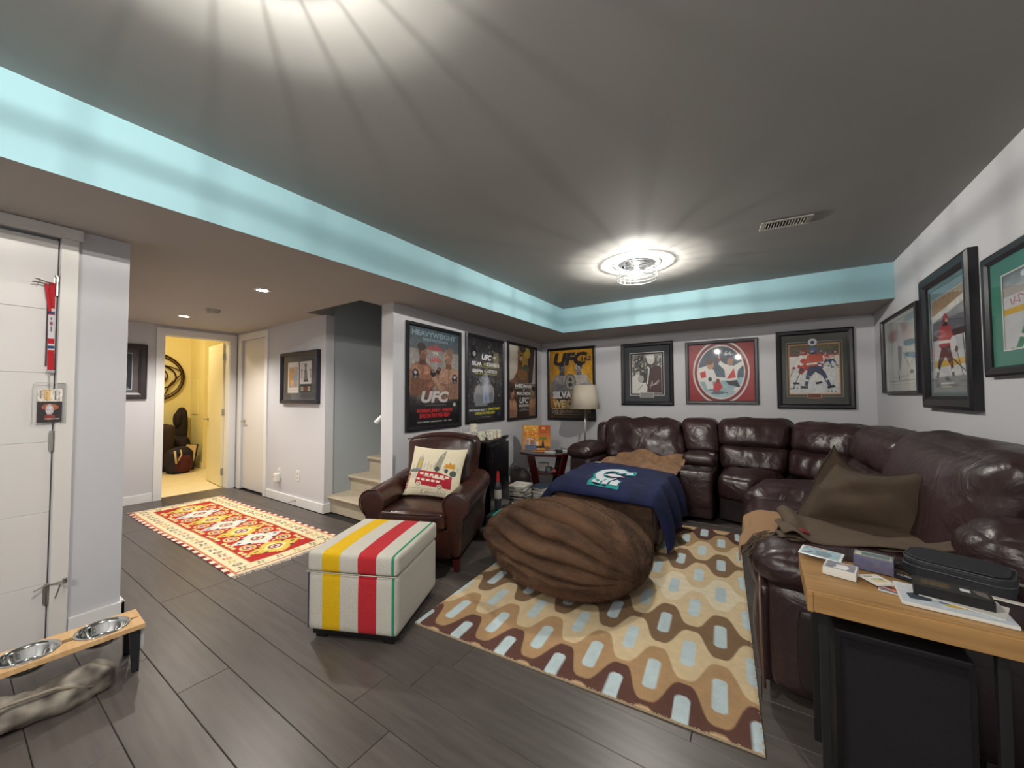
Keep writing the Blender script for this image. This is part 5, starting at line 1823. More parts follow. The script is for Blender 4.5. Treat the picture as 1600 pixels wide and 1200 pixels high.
def brn_layer(dz, x0, x1, y0, y1, seed, lip):
    def f(u, v):
        # u along -> right, v near -> far
        x = x0 + (x1 - x0) * u + .02 * math.sin(v * 7 + seed)
        y = y0 + (y1 - y0) * v + .10 * u * (1 - v) * .2 + .02 * math.sin(u * 9 + seed)
        z = .515 + dz + .016 * math.sin(u * 6 + v * 3 + seed) + .012 * noise.noise(Vector((x * 6, y * 6, seed)))
        # drape over the arm pad on the near side, roll at the left end
        over = max(0, min(1, (2.32 - y) / .16))
        z = max(z, .622 + dz * .6 + .01 * math.sin(u * 11 + seed)) * over + z * (1 - over)
        z += max(0, x - .48) * .42
        if u < .10:
            z += .035 * math.sin(u / .10 * math.pi) * lip
            z -= .03 * (1 - u / .10) * (1 - lip)
        return (x, y, z)
    return f


bl = thing('wool_throw', 'dark brown wool throw folded in layers over the near sofa arm', 'throw')
sheet('bottom_layer', brn_layer(.0, .00, .86, 2.02, 2.84, 1, 0), 34, 26, BRN, bl, .010)
sheet('middle_layer', brn_layer(.026, .03, .82, 2.06, 2.80, 2.2, .3), 34, 26, BRN, bl, .010)
sheet('top_layer', brn_layer(.052, .06, .86, 2.04, 2.82, 3.1, 1), 34, 26, BRN, bl, .012)
b = MB()
fr_ = random.Random(3)
for k in range(26):
    y = 2.06 + .34 * k / 26
    x = -.005 + .02 * math.sin(k)
    z = .60 if y < 2.25 else .56
    b.tube([(x + .02, y, z), (x - .035, y + fr_.uniform(-.01, .01), z - .03), (x - .065 - fr_.random() * .02, y + fr_.uniform(-.02, .02), z - .07 - fr_.random() * .03)], .0022, 4)
o = b.build('fringe', BRN, bl)
o['kind'] = 'stuff'
sheet('red_lining', lambda u, v: (.105 + .05 * u, 2.09 + .05 * v, (.652 + .012 * math.sin(u * math.pi))), 6, 6, mat('red_lining', '#7a1622', .8), bl, .004)


# big flanged pillow on the right-hand run, set on its lower edge and leaning on the backrest
def big_pillow(U, V, side):
    a, b_ = U * 2 - 1, V * 2 - 1
    c = [Vector((.13, 2.72, .535)), Vector((.62, 2.44, .60)), Vector((.70, 2.60, .93)), Vector((.33, 2.86, .965))]
    n_ = (c[1] - c[0]).cross(c[3] - c[0]).normalized()
    out = np.zeros((len(U), 3))
    c = [np.array(q) for q in c]
    base = np.outer((1 - U) * (1 - V), c[0]) + np.outer(U * (1 - V), c[1]) + np.outer(U * V, c[2]) + np.outer((1 - U) * V, c[3])
    m = .84
    aa, bb = np.clip(a / m, -1, 1), np.clip(b_ / m, -1, 1)
    d = .115 * (1 - aa ** 2) ** .6 * (1 - bb ** 2) ** .6
    d = d * (1 + .10 * np.sin(a * 5 + b_ * 6) + .08 * np.sin(b_ * 8 - a * 3)) + .004
    # slumped top edge and folded flange
    sag = .125 * np.clip(np.sin(np.clip(U, 0, 1) ** .68 * np.pi), 0, 1) ** .9 * np.clip((b_ + .6) / 1.6, 0, 1) ** 2
    edge = .010 * np.sin(a * 5 + 1) * np.clip((np.abs(b_) - m) / (1 - m), 0, 1) + .010 * np.sin(b_ * 5) * np.clip((np.abs(a) - m) / (1 - m), 0, 1)
    base[:, 2] -= sag
    nn = np.array(n_)
    return base + np.outer(side * d + edge, nn)


bpw = thing('throw_pillow', 'big dark olive-brown flanged pillow leaning on the right sofa back', 'pillow')
PM = mat('olive_brown_fabric', '#46382b', .92, bump=.35, bscale=260, var=.06, vscale=20)
gg = np.zeros((40, 48, 3))
o = painted('pillow_front', gg, PM, bpw, lambda U, V: big_pillow(U, V, 1))
o = painted('pillow_back', gg, PM, bpw, lambda U, V: big_pillow(1 - U, V, -1) if False else big_pillow(U, V, -1))
pp = [tuple(big_pillow(np.array([u]), np.array([v]), 0)[0]) for u, v in [(i / 16, 0) for i in range(16)] + [(1, i / 16) for i in range(16)] + [(1 - i / 16, 1) for i in range(16)] + [(0, 1 - i / 16) for i in range(16)]]
MB().tube(pp, .006, 6, closed=True).build('piping', mat('pillow_piping', '#2f251c', .9), bpw, smooth=True)
cushion('throw_pillow', [(.62, 2.40), (.86, 2.36), (.88, 2.66), (.64, 2.70)], .60, .70, PM, None, n=12, r=.05, puff=(.02, .02, .02), wr=.012, seed=60)
tag(bpy.data.objects['throw_pillow.002'] if 'throw_pillow.002' in bpy.data.objects else bpy.context.scene.objects[-1], 'small dark brown bolster lying against the sofa back beside the big pillow', 'pillow')

# ------------------------------------------------------------------ fur bean bag
bag = thing('bean_bag', 'large brown faux-fur bean bag lying across the rug', 'bean bag', (-1.165, 2.47, 0), math.radians(-17))


def bag_pt(th, ph):
    """th around the long (x) axis 0..1, ph along the axis 0..1 (left to right)"""
    A, B, H = .552, .49, .46
    c = math.cos(math.pi * (1 - ph))
    x = A * c
    s = math.sin(math.pi * ph) ** (.42 if ph < .5 else .42 + .55 * (ph - .5) * 2)
    a = th * 2 * math.pi
    w1 = noise.noise(Vector((c * 1.3, math.cos(a) * 1.1, math.sin(a) * 1.1)))
    w2 = noise.noise(Vector((c * 2.1 + 5, math.cos(a) * 2, math.sin(a) * 2)))
    topm = max(0, min(1, math.sin(a) * 1.6 + .45))
    leftm = max(0, min(1, (ph - .10) / .22))
    endm = max(0, math.sin(math.pi * ph)) ** .4
    fold = abs(math.sin(a * 8.0 + 1.2 * w1 + .9 * w2 + .5 * c)) ** .55 - .62
    ridges = .30 * (.5 + .7 * ph) * fold * topm * leftm * endm
    ridges -= .05 * (math.exp(-((ph - .27 - .03 * w1) / .016) ** 2) + .8 * math.exp(-((ph - .72 + .04 * w2) / .018) ** 2)) * topm
    low = 1 - topm
    lump = .08 * w1 + low * .07 * noise.noise(Vector((c * 5, math.cos(a) * 4, math.sin(a) * 4)))
    r = s * (1 + ridges + lump)
    y = B * r * math.cos(a)
    z = H * .54 * r * math.sin(a) + H * .50
    # slump to the floor: flatten the bottom and spread it
    if z < .10:
        k = (.10 - z) / .10
        y *= 1 + .06 * min(k, 1)
        z = .02 + .08 * math.exp(-k)* .95
    z *= (1 - .22 * max(0, c) ** 1.5)
    z = max(z, .018)
    return Vector((x, y, z))


NT, NP = 220, 120
vs = [bag_pt(i / NT, .004 + .992 * j / NP) for j in range(NP + 1) for i in range(NT)]
fs = [(j * NT + i, j * NT + (i + 1) % NT, (j + 1) * NT + (i + 1) % NT, (j + 1) * NT + i) for j in range(NP) for i in range(NT)]
fs += [tuple(range(NT - 1, -1, -1)), tuple(NP * NT + i for i in range(NT))]
me = bpy.data.meshes.new('fur_cover')
me.from_pydata([tuple(v) for v in vs], [], fs)
bm = bmesh.new()
bm.from_mesh(me)
bmesh.ops.recalc_face_normals(bm, faces=bm.faces)
bm.to_mesh(me)
bm.free()
cover = link('fur_cover', me, FUR, bag, True)
me.calc_loop_triangles()


def fur_tufts(name, me, m, parent, n, L, w, comb, seed, zmin=.01):
    r_ = np.random.default_rng(seed)
    P = np.array([p.center for p in me.polygons])
    N = np.array([p.normal for p in me.polygons])
    A = np.array([p.area for p in me.polygons])
    ok = P[:, 2] > zmin
    A = A * ok
    idx = r_.choice(len(P), n, p=A / A.sum())
    s_ = np.sqrt(A[idx])[:, None]
    p = P[idx] + (r_.random((n, 3)) - .5) * s_ * 1.2
    d = N[idx] + np.array(comb) + (r_.random((n, 3)) - .5) * .9
    d /= np.linalg.norm(d, axis=1)[:, None]
    sd = np.cross(d, r_.random((n, 3)) - .5)
    sd /= np.linalg.norm(sd, axis=1)[:, None]
    ln = L * (.6 + .8 * r_.random((n, 1)))
    a, b_, c = p - sd * w, p + sd * w, p + d * ln
    v = np.stack([a, b_, c], 1).reshape(-1, 3)
    mm = bpy.data.meshes.new(name)
    mm.vertices.add(3 * n)
    mm.vertices.foreach_set('co', v.astype(np.float32).ravel())
    mm.loops.add(3 * n)
    mm.loops.foreach_set('vertex_index', np.arange(3 * n, dtype=np.int32))
    mm.polygons.add(n)
    mm.polygons.foreach_set('loop_start', np.arange(0, 3 * n, 3, dtype=np.int32))
    mm.polygons.foreach_set('loop_total', np.full(n, 3, dtype=np.int32))
    mm.update()
    o = link(name, mm, m, parent)
    o['kind'] = 'stuff'
    return o


fur_tufts('fur', me, mat('fur_tips', '#3e291b', .9, col2='#7d5c43', vscale=5, stretch=(.6, 1.6, 1.6), detail=7), bag, 80000, .010, .0010, (.3, -.2, -.15), 5)

# ------------------------------------------------------------------ wooden tray table in front of the sofa arm and the things on it
tt = thing('tray_table', 'honey oak tray table on dark legs in front of the sofa arm', 'table', (.10, 1.50, 0))
TW, TD, TZ = .445, .345, .65
box('tabletop', .004, TW - .004, .012, TD, TZ - .022, TZ, OAK, tt, bevel=.002)
box('front_apron', .016, TW - .016, 0, .012, TZ - .058, TZ - .004, OAK, tt, bevel=.0015)
for x0_, x1_ in ((0, .015), (TW - .015, TW)):
    box('corner_block', x0_, x1_, 0, .013, TZ - .060, TZ - .004, OAK, tt, bevel=.0015)
for x0_ in (0, TW - .006):
    box('side_apron', x0_, x0_ + .006, .0135, TD, TZ - .058, TZ, OAK, tt, bevel=.001)
for x in (.03, TW - .055):
    for y in (.03, TD - .05):
        box('leg', x, x + .022, y, y + .022, 0, TZ - .024, DARKM, tt, bevel=.002)
box('stretcher', .03, TW - .03, .035, .055, .08, .10, DARKM, tt, bevel=.002)
# black box standing in for the shade under the table
cr = thing('dark_filler', 'made-up black box filling the dark space under the tray table', 'box', (.17, 1.585, 0))
box('cabinet', 0, .30, 0, .20, .0, .52, mat('filler_black', '#0d0b0f', .6), cr, bevel=.006)  # body of the dark filler
box('filler_front', .015, .285, -.006, 0, .03, .50, mat('filler_cloth', '#151218', .95, bump=.6, bscale=400), cr, bevel=.002)


def flat_item(name, label, cat, cv, w, d, h, loc, rot, body, group=None, tilt=0):
    t = thing(name, label, cat, group=group)
    t.matrix_world = Matrix.Translation(loc) @ Matrix.Rotation(math.radians(rot), 4, 'Z') @ Matrix.Rotation(math.radians(tilt), 4, 'X')
    box('body', -w / 2, w / 2, -d / 2, d / 2, 0, h, body, t, bevel=min(.001, h * .3), seg=1)
    painted('top_print', cv, PRINT, t, lambda U, V: np.stack([(U - .5) * w * .985, (V - .5) * d * .985, np.full_like(U, h + .0006)], 1))
    return t


def player_card(seed, bg='#cfd2d4', w=60, h=80, acc='#3a6a8c'):
    r = random.Random(seed)
    cv = Canvas(w, h, '#dcdad4')
    cv.rect(.06, .05, .94, .95, bg).noise(.15, 8, seed=seed)
    cv.ell(.55, .25, .09, .08, '#c9a083').poly([(.35, .35), (.70, .30), (.78, .62), (.40, .66)], acc).poly([(.40, .64), (.76, .60), (.70, .88), (.30, .86)], r.choice(['#e6e4de', '#2b3444', '#8a8c90']))
    cv.line(.30, .55, .14, .88, .02, '#5a5148').rect(.10, .08, .5, .13, r.choice(['#b8982c', '#a02a2a', '#2b3444']))
    return cv


TZt = TZ + .0012
# coordinates on the table top (world)
flat_item('card_stack', 'stack of white-edged hockey cards at the left end of the tray table', 'cards', player_card(3, '#8e8c98', acc='#e2e2e6'), .085, .075, .026, (.205, 1.70, TZt), -14, PAPER)
pb = flat_item('blister_pack', 'clear pack of cards tilted on the sofa arm behind the card stack', 'card pack', player_card(5, '#9ab4be', 90, 50, '#6f93a4'), .125, .060, .004, (.165, 1.815, TZ + .020), -18, mat('clear_blue_plastic', '#9fb3bd', .15, coat=.5), tilt=12)
cbx = thing('card_box', 'clear plastic box of blue cards standing on the tray table', 'card box')
cbx.matrix_world = Matrix.Translation((.305, 1.80, TZt)) @ Matrix.Rotation(math.radians(-12), 4, 'Z')
box('cards', -.050, .050, -.028, .028, .002, .050, mat('blue_cards', '#4d5478', .4, col2='#6a6478', vscale=40), cbx, bevel=.002)
cv = Canvas(80, 46, '#8a98a0')
cv.rect(.05, .1, .95, .9, '#c2b98f').rect(.09, .18, .91, .82, '#5c7a80').noise(.4, 14, seed=4).rect(.09, .2, .2, .8, '#d9d6c4')
painted('top_print', cv, PRINT, cbx, lambda U, V: np.stack([(U - .5) * .098, (V - .5) * .054, np.full_like(U, .0507)], 1))
box('plastic_shell', -.055, .055, -.032, .032, 0, .058, GLASS, cbx, bevel=.002)
cv = Canvas(60, 60, '#dedbd2')
cv.rect(.15, .75 - .6, .6, .22, '#4a4a44').poly([(.2, .45), (.5, .35), (.85, .4), (.8, .75), (.25, .75)], '#d9c08c').ell(.7, .48, .12, .08, '#5fa896').line(.2, .5, .6, .4, .02, '#5fa896')
flat_item('greeting_card', 'small white card with an orange and green picture on the tray table', 'card', cv, .062, .072, .004, (.292, 1.685, TZt + .0065), 32, PAPER)
flat_item('orange_card', 'orange-red edged card half under the small white card', 'card', player_card(9, '#b5502c', acc='#d98a3a'), .055, .075, .002, (.325, 1.668, TZt + .0036), -38, mat('orange_card', '#b2482a', .5))
flat_item('blue_card', 'pale blue card at the bottom of the little card pile', 'card', player_card(10, '#8aa0b8'), .06, .08, .002, (.322, 1.655, TZt), -14, PAPER)
flat_item('dark_booklet', 'small dark booklet with white lettering behind the magazines', 'booklet', (lambda c: (c.text('HOCKEY', .5, .4, .7, .3, '#d0d0cc', .03, .2), c.noise(.3, 10, seed=2))[1])(Canvas(60, 40, '#26262a')), .085, .055, .004, (.385, 1.775, TZt), -30, DARKM)
mg = Canvas(110, 80, '#cfd2d8')
mg.grad('#d9dadd', '#b9c2cc').poly([(.08, .55), (.22, .40), (.34, .52), (.30, .75), (.10, .80)], '#3c4450').ell(.22, .40, .05, .06, '#c9a083').poly([(.34, .50), (.62, .38), (.66, .60), (.40, .72)], '#2f62a0').poly([(.40, .72), (.70, .60), (.72, .72), (.45, .82)], '#d0b040').noise(.1, 20, seed=3)
flat_item('magazine', 'large white magazine with a blue skater under the black album', 'magazine', mg, .215, .150, .010, (.435, 1.625, TZt), -4, PAPER)
flat_item('papers', 'loose white sheets sticking out at the right end of the tray table', 'papers', Canvas(30, 30, '#d4d2cb').noise(.08, 6), .16, .10, .002, (.465, 1.64, TZt + .0105), -22, PAPER)
ab = Canvas(110, 60, '#2b2927')
ab.noise(.2, 10, seed=7)
for k in range(3):
    ab.text(('TWO THOUSAND', 'COLLECTION', 'OF HOCKEY')[k], .30, .30 + k * .17, .36, .11, '#8c7440', .02)
ab.rect(.62, .35, .74, .62, '#c9ccd0').poly([(.78, .3), (.95, .3), (.95, .8), (.82, .6)], '#6a625c')
flat_item('album', 'black boxed album with small gold lettering on the magazines', 'album', ab, .155, .085, .026, (.445, 1.652, TZt + .0140), -10, mat('album_black', '#0f0d10', .4))
flat_item('folded_note', 'white folded paper strip poking out beside the black album', 'note', Canvas(20, 20, '#d4d0c2'), .09, .016, .004, (.565, 1.72, TZt + .0075), -16, PAPER)
# zip case
zc = thing('zip_case', 'black padded zip case with curved corners on the back of the tray table', 'case')
zc.matrix_world = Matrix.Translation((.515, 1.845, TZt)) @ Matrix.Rotation(math.radians(-22), 4, 'Z') @ Matrix.Scale(.84, 4)
CASE = mat('case_nylon', '#1f2026', .6, bump=.4, bscale=300)
pts = []
for cx, cy, a0 in ((.085, .045, 0), (-.085, .045, 90), (-.085, -.045, 180), (.085, -.045, 270)):
    for k in range(7):
        a = math.radians(a0 + 15 * k)
        pts.append((cx + .055 * math.cos(a), cy + .055 * math.sin(a)))
MB().prism(pts, 0, .072).build('case_body', CASE, zc, bevel=.010, seg=3, smooth=False)
MB().prism([(x * .92, y * .90) for x, y in pts], .0725, .078).build('lid_panel', CASE, zc, bevel=.003)
MB().tube([(x * 1.005, y * 1.005, .045) for x, y in pts], .0032, 6, closed=True).build('zip', mat('zip_grey', '#3a3b42', .4), zc, smooth=True)
MB().tube([(x * .985, y * .985, .070) for x, y in pts], .003, 6, closed=True).build('edge_piping', mat('zip_grey', '#3a3b42', .4), zc, smooth=True)
MB().box(.135, .160, -.004, .004, .040, .048).build('zip_pull', METAL, zc)
cc = thing('cable', 'black tangled cable lump beside the zip case on the table', 'cable')
b = MB()
r_ = random.Random(8)
b.tube([(.385 + .028 * math.cos(k * 1.1) + r_.uniform(-.006, .006), 1.855 + .022 * math.sin(k * 1.3), TZ + .009 + .012 * abs(math.sin(k * .7))) for k in range(26)], .004, 6)
b.build('cord', DARKM, cc, smooth=True)


# ------------------------------------------------------------------ corner: side table, floor lamp, magazines
st_ = thing('side_table', 'round dark cherry side table with a glass top in the far corner', 'table', (-2.56, 4.74, 0))
TS = .50
MB().lathe([(0, TS - .012), (.385, TS - .012), (.39, TS - .006), (.385, TS), (0, TS)][::-1], 8).build('glass_top', mat('smoked_glass', '#5d6266', .08, coat=.6), st_)
MB().lathe([(.35, TS - .04), (.385, TS - .04), (.385, TS - .013), (.35, TS - .013)], 8, cap=False, ).build('top_rim', CHERRY, st_)
for k in range(4):
    a = math.radians(-102 + 90 * k)
    c_, s_ = math.cos(a), math.sin(a)
    b = MB()
    hw = .058
    px, py = -s_ * hw, c_ * hw
    v = []
    for z, rr, th in ((0, .21, .03), (TS - .013, .35, .03)):
        for sg, dr in ((1, 0), (-1, 0), (-1, th), (1, th)):
            v.append((c_ * (rr - dr) + sg * px, s_ * (rr - dr) + sg * py, z))
    b.add(v, [(0, 1, 2, 3), (7, 6, 5, 4), (0, 4, 5, 1), (1, 5, 6, 2), (2, 6, 7, 3), (3, 7, 4, 0)])
    b.build('leg', CHERRY, st_, bevel=.003)
MB().lathe([(0, .20), (.25, .20), (.25, .222), (0, .222)][::-1], 8).build('lower_shelf', CHERRY, st_)
# things on the side table
bx = Canvas(110, 100, '#d07a2a')
bx.rect(0, 0, .55, 1, '#d8962c').grad('#a8301c', '#d89a30', .55, 0, 1, 1).grad('#e0b040', '#c9662a', 0, 0, .55, .40)
r_ = random.Random(11)
for k in range(40):
    bx.ell(r_.uniform(0, .52), r_.uniform(.02, .4), r_.uniform(.02, .06), .02, r_.choice(['#e6c65c', '#c8641e', '#f0d890', '#d8862a']), .8)
bx.rect(.05, .50, .40, .60, '#9a3028').text('EMPIRE', .22, .55, .30, .07, '#e0ddd0', .02).text('10', .74, .10, .12, .08, '#f0d24a', .04).text('PARK', .74, .53, .30, .13, '#2f7a2c', .05).text('ISLAND', .74, .27, .26, .06, '#8a2a1c', .02)
for k in range(6):
    bx.rect(.04 + k * .07, .62, .08 + k * .07, .80, r_.choice(['#7d94b0', '#d8d8d8', '#4a5a80', '#b0bccc']))
bx.rect(.02, .80, .5, 1, '#5a6684').ell(.62, .88, .20, .05, '#241c1a').poly([(.66, .86), (.70, .60), (.74, .60), (.78, .86)], '#2a1c1a').ell(.50, .74, .06, .09, '#d8c9b0').ell(.88, .92, .12, .08, '#7a4a40').noise(.15, 30, seed=3)
gb = thing('board_game_box', 'bright orange and red printed game box standing upright on the side table', 'box')
gb.matrix_world = Matrix.Translation((-2.70, 4.70, TS + .0015)) @ Matrix.Rotation(math.radians(24), 4, 'Z')
box('box_shell', -.20, .20, -.035, .035, 0, .345, mat('box_cardboard', '#b8875a', .8), gb, bevel=.002)
painted('printed_face', bx, PRINT, gb, lambda U, V: np.stack([-.165 + U * .362, np.full_like(U, -.0358), .004 + V * .336], 1))
flat_item('leaflet', 'orange leaflet lying in front of the game box', 'leaflet', Canvas(30, 20, '#d98326').noise(.2, 6), .17, .10, .002, (-2.60, 4.55, TS + .0012), 18, mat('orange_card', '#b2482a', .5))
flat_item('leaflet', 'white crumpled leaflet beside the orange one', 'leaflet', Canvas(30, 20, '#d5d6d8').noise(.2, 6), .13, .09, .010, (-2.42, 4.58, TS + .0012), -12, PAPER)
MB().box(-.05, .05, -.03, .03, 0, .03).build('wallet', mat('dark_brown_leather_item', '#34221e', .5), None, bevel=.01, loc=(-2.33, 4.66, TS + .0015))
tag(bpy.data.objects['wallet'], 'small dark brown lump on the side table in front of the game box', 'wallet')
flat_item('magazine', 'grey magazine on the right half of the side table top', 'magazine', Canvas(40, 30, '#8a94a0').noise(.35, 8, seed=5), .20, .15, .012, (-2.33, 4.86, TS + .0012), 15, PAPER)
MB().box(-.07, .07, -.045, .045, 0, .11).build('tissue_box', mat('beige_box', '#9c968a', .7, col2='#c9c6be', vscale=12), None, bevel=.006, loc=(-2.58, 4.68, .2235), rotz=.4)
tag(bpy.data.objects['tissue_box'], 'beige paper carton on the lower shelf of the side table', 'box')
MB().lathe([(0, 0), (.05, 0), (.055, .03), (.045, .075), (.02, .08), (0, .08)][::-1], 20, (0, 0, 0)).build('dark_jar', mat('dark_grey_jar', '#4a4c54', .4, col2='#6f7480', vscale=30), None, loc=(-2.46, 4.62, .2235))
tag(bpy.data.objects['dark_jar'], 'dark grey squat jar on the lower shelf of the side table', 'jar')
MB().lathe([(0, 0), (.022, .006), (.028, .024), (.020, .042), (0, .048)][::-1], 16).build('ball', mat('red_ball', '#a04038', .5), None, smooth=True, loc=(-2.375, 4.60, .2235))
tag(bpy.data.objects['ball'], 'small red ball at the right end of the side table shelf', 'ball')

lm = thing('floor_lamp', 'brushed steel floor lamp with a cream tapered shade behind the side table', 'lamp', (-2.24, 5.36, 0))
MB().lathe([(0, 0), (.13, 0), (.13, .012), (.02, .022), (0, .022)][::-1], 28).build('base', METAL, lm)
MB().tube([(0, 0, .02), (.0, 0, .7), (.004, 0, 1.15)], .011, 12).build('pole', METAL, lm, smooth=True)
MB().tube([(.02, .03, 1.0), (.02, .03, .75)], .0015, 5).build('pull_chain', METAL, lm)
shd = MB().lathe([(.222, 1.07), (.160, 1.425)], 40, cap=False).build('lamp_shade', mat('shade_linen', '#c9bfae', .9, bump=.2, bscale=300), lm, smooth=True)
s = shd.modifiers.new('thickness', 'SOLIDIFY')
s.thickness = .004
b = MB()
for z, r in ((1.07, .221), (1.425, .161)):
    b.tube([(r * math.cos(k * math.tau / 40), r * math.sin(k * math.tau / 40), z) for k in range(40)], .0035, 6, closed=True)
b.build('shade_trim', mat('shade_trim', '#a89c88', .8), lm, smooth=True)
MB().tube([(-.15, 0, 1.36), (0, 0, 1.33), (.15, 0, 1.36)], .003, 6).build('shade_fitter', METAL, lm)
MB().lathe([(0, 1.15), (.018, 1.15), (.018, 1.20), (.03, 1.25), (.03, 1.28), (0, 1.32)][::-1], 16).build('bulb', mat('unlit_bulb', '#d8d6d0', .3), lm, smooth=True)

sp = thing('round_bag', 'dark rounded bag on the floor between the cabinet and the side table', 'bag', (-2.80, 4.42, 0))
cushion('bag_body', [(-.13, -.12), (.13, -.12), (.13, .12), (-.13, .12)], 0, .27, mat('bag_brown', '#2c2422', .6), sp, n=12, r=.11, puff=(.01, .01, .01), wr=.015)
MB().tube([(-.05, -.06, .26), (-.03, -.07, .31), (.03, -.07, .31), (.05, -.06, .26)], .006, 8).build('handle', DARKM, sp, smooth=True)
MB().lathe([(0, 0), (.008, 0), (.008, .004), (0, .004)], 12, M=Matrix.Translation((.07, -.135, .13)) @ Matrix.Rotation(math.pi / 2, 4, 'X')).build('snap', CHROME, sp)

magc = ['#c9c4b8', '#2a2b32', '#b8bcc2', '#8a8f98', '#d6d2c8', '#5a3a34', '#d0cfca', '#3a4658', '#bdb6a4']
rr_ = random.Random(21)


ORD = ['bottom', 'second from bottom', 'third from bottom', 'fourth from bottom', 'fifth from bottom', 'sixth from bottom', 'seventh from bottom', 'eighth from bottom',
       'ninth from bottom', 'tenth from bottom', 'eleventh from bottom', 'twelfth from bottom', 'thirteenth from bottom', 'topmost']
CNM = ['cream', 'black', 'pale grey', 'slate grey', 'off-white', 'brown', 'white', 'dark blue', 'beige']


def mag_pile(cx, cy, n, w, d, label, group, rot0):
    z = .001
    for k in range(n):
        h = rr_.uniform(.010, .020)
        t = thing('magazine', '%s magazine, %s %s' % (CNM[k % 9], 'topmost' if k == n - 1 else ORD[k], label), 'magazine', (cx + rr_.uniform(-.02, .02), cy + rr_.uniform(-.02, .02), z), math.radians(rot0 + rr_.uniform(-14, 14)), group)
        box('pages', -w / 2, w / 2, -d / 2, d / 2, .001, h - .0015, mat('magazine_pages', '#c9c6bd', .8, var=.2, vscale=60, stretch=(1, 1, 12)), t)
        cm = mat('cover_%s' % 'abcdefghi'[k % 9], magc[k % 9], .4, var=.25, vscale=14)
        b = MB()
        b.box(-w / 2 - .002, w / 2 + .001, -d / 2 - .001, d / 2 + .001, h - .0015, h - .0003).box(-w / 2 - .002, w / 2 + .001, -d / 2 - .001, d / 2 + .001, 0, .001).box(-w / 2 - .002, -w / 2, -d / 2 - .001, d / 2 + .001, .001, h - .0015)
        b.build('cover', cm, t)
        z += h + .0004
    return z


mag_pile(-2.46, 3.86, 14, .21, .27, 'in the pile by the black cabinet', 'tall magazine pile by the cabinet', 10)
mag_pile(-2.20, 3.58, 5, .20, .26, 'in the low pile beside the bean bag', 'low magazine pile by the bean bag', 40)
mag_pile(-2.36, 4.24, 8, .23, .28, 'in the pile before the side table', 'magazine pile before the side table', 0)

# ------------------------------------------------------------------ dog bowl stand by the left wall
bs = thing('pet_feeder', 'raised pine board on dark legs holding two steel pet bowls', 'pet feeder', (-2.53, .565, 0), math.radians(-92.5))
# local x runs towards the camera end, y towards the wall is -
Lb, Wb = .62, .175
hole_r = .081
hx = (.125, .335)


def board(y0, y1, z0, z1, name):
    """plank with half-round cut-outs for the bowls"""
    inner = y0 if y0 > -1e-6 else y1
    pts = []
    steps = 14
    side = 1 if y1 > 1e-6 else -1
    edge = y0 if side > 0 else y1
    out_ = y1 if side > 0 else y0
    pts.append((0, edge))
    for cx in hx:
        for k in range(steps + 1):
            a = math.pi - math.pi * k / steps
            yy = side * hole_r * math.sin(a)
            if abs(yy) > abs(edge):
                pts.append((cx + hole_r * math.cos(a), yy))
    pts += [(Lb, edge), (Lb, out_), (0, out_)]
    if side < 0:
        pts = pts[::-1]
    # triangulated ngon extrusion
    bm = bmesh.new()
    vb = [bm.verts.new((x, y, z0)) for x, y in pts]
    f = bm.faces.new(vb)
    r = bmesh.ops.extrude_face_region(bm, geom=[f])
    for v in [e for e in r['geom'] if isinstance(e, bmesh.types.BMVert)]:
        v.co.z = z1
    bmesh.ops.triangulate(bm, faces=[f_ for f_ in bm.faces if len(f_.verts) > 4])
    bmesh.ops.recalc_face_normals(bm, faces=bm.faces)
    me = bpy.data.meshes.new(name)
    bm.to_mesh(me)
    bm.free()
    return link(name, me, PINE, bs)


board(.001, .100, .185, .205, 'board')
board(-.100, -.001, .185, .205, 'board')
for x in (.03, .58):
    for s_ in (-1, 1):
        M = Matrix.Translation((x, s_ * .055, 0))
        b = MB()
        b.add([(x - .012, s_ * .095 - .012, 0), (x + .012, s_ * .095 - .012, 0), (x + .012, s_ * .095 + .012, 0), (x - .012, s_ * .095 + .012, 0),
               (x - .018, s_ * .06 - .02, .185), (x + .018, s_ * .06 - .02, .185), (x + .018, s_ * .06 + .02, .185), (x - .018, s_ * .06 + .02, .185)],
              [(0, 3, 2, 1), (4, 5, 6, 7), (0, 1, 5, 4), (1, 2, 6, 5), (2, 3, 7, 6), (3, 0, 4, 7)])
        b.build('leg', mat('black_hairpin', '#1c1d22', .4), bs, bevel=.003)
box('end_bracket', -.002, .012, -.06, .075, .08, .185, mat('white_bracket', '#c9c9cc', .4), bs, bevel=.003)
for k, x in enumerate(hx):
    lb = ('shiny steel pet bowl at the right end of the pine feeder', 'shiny steel pet bowl at the left edge of the photo in the pine feeder')[k]
    t = thing('pet_bowl', lb, 'bowl', group='steel bowls in the pet feeder')
    t.matrix_world = Matrix.Translation((-2.53, .565, 0)) @ Matrix.Rotation(math.radians(-92.5), 4, 'Z') @ Matrix.Translation((x, 0, .2055))
    MB().lathe([(.090, .0), (.091, .003), (.086, .006), (.080, .004), (.074, -.010), (.066, -.045), (.058, -.055), (0, -.056)], 40, cap=False).build('bowl_inside', mat('polished_steel', '#d4d5d3', .09, 1), t, smooth=True)
    MB().lathe([(.079, .0), (.076, -.012), (.068, -.047), (.058, -.058), (0, -.059)], 32, cap=False).build('bowl_outside', mat('polished_steel', '#d4d5d3', .09, 1), t, smooth=True)
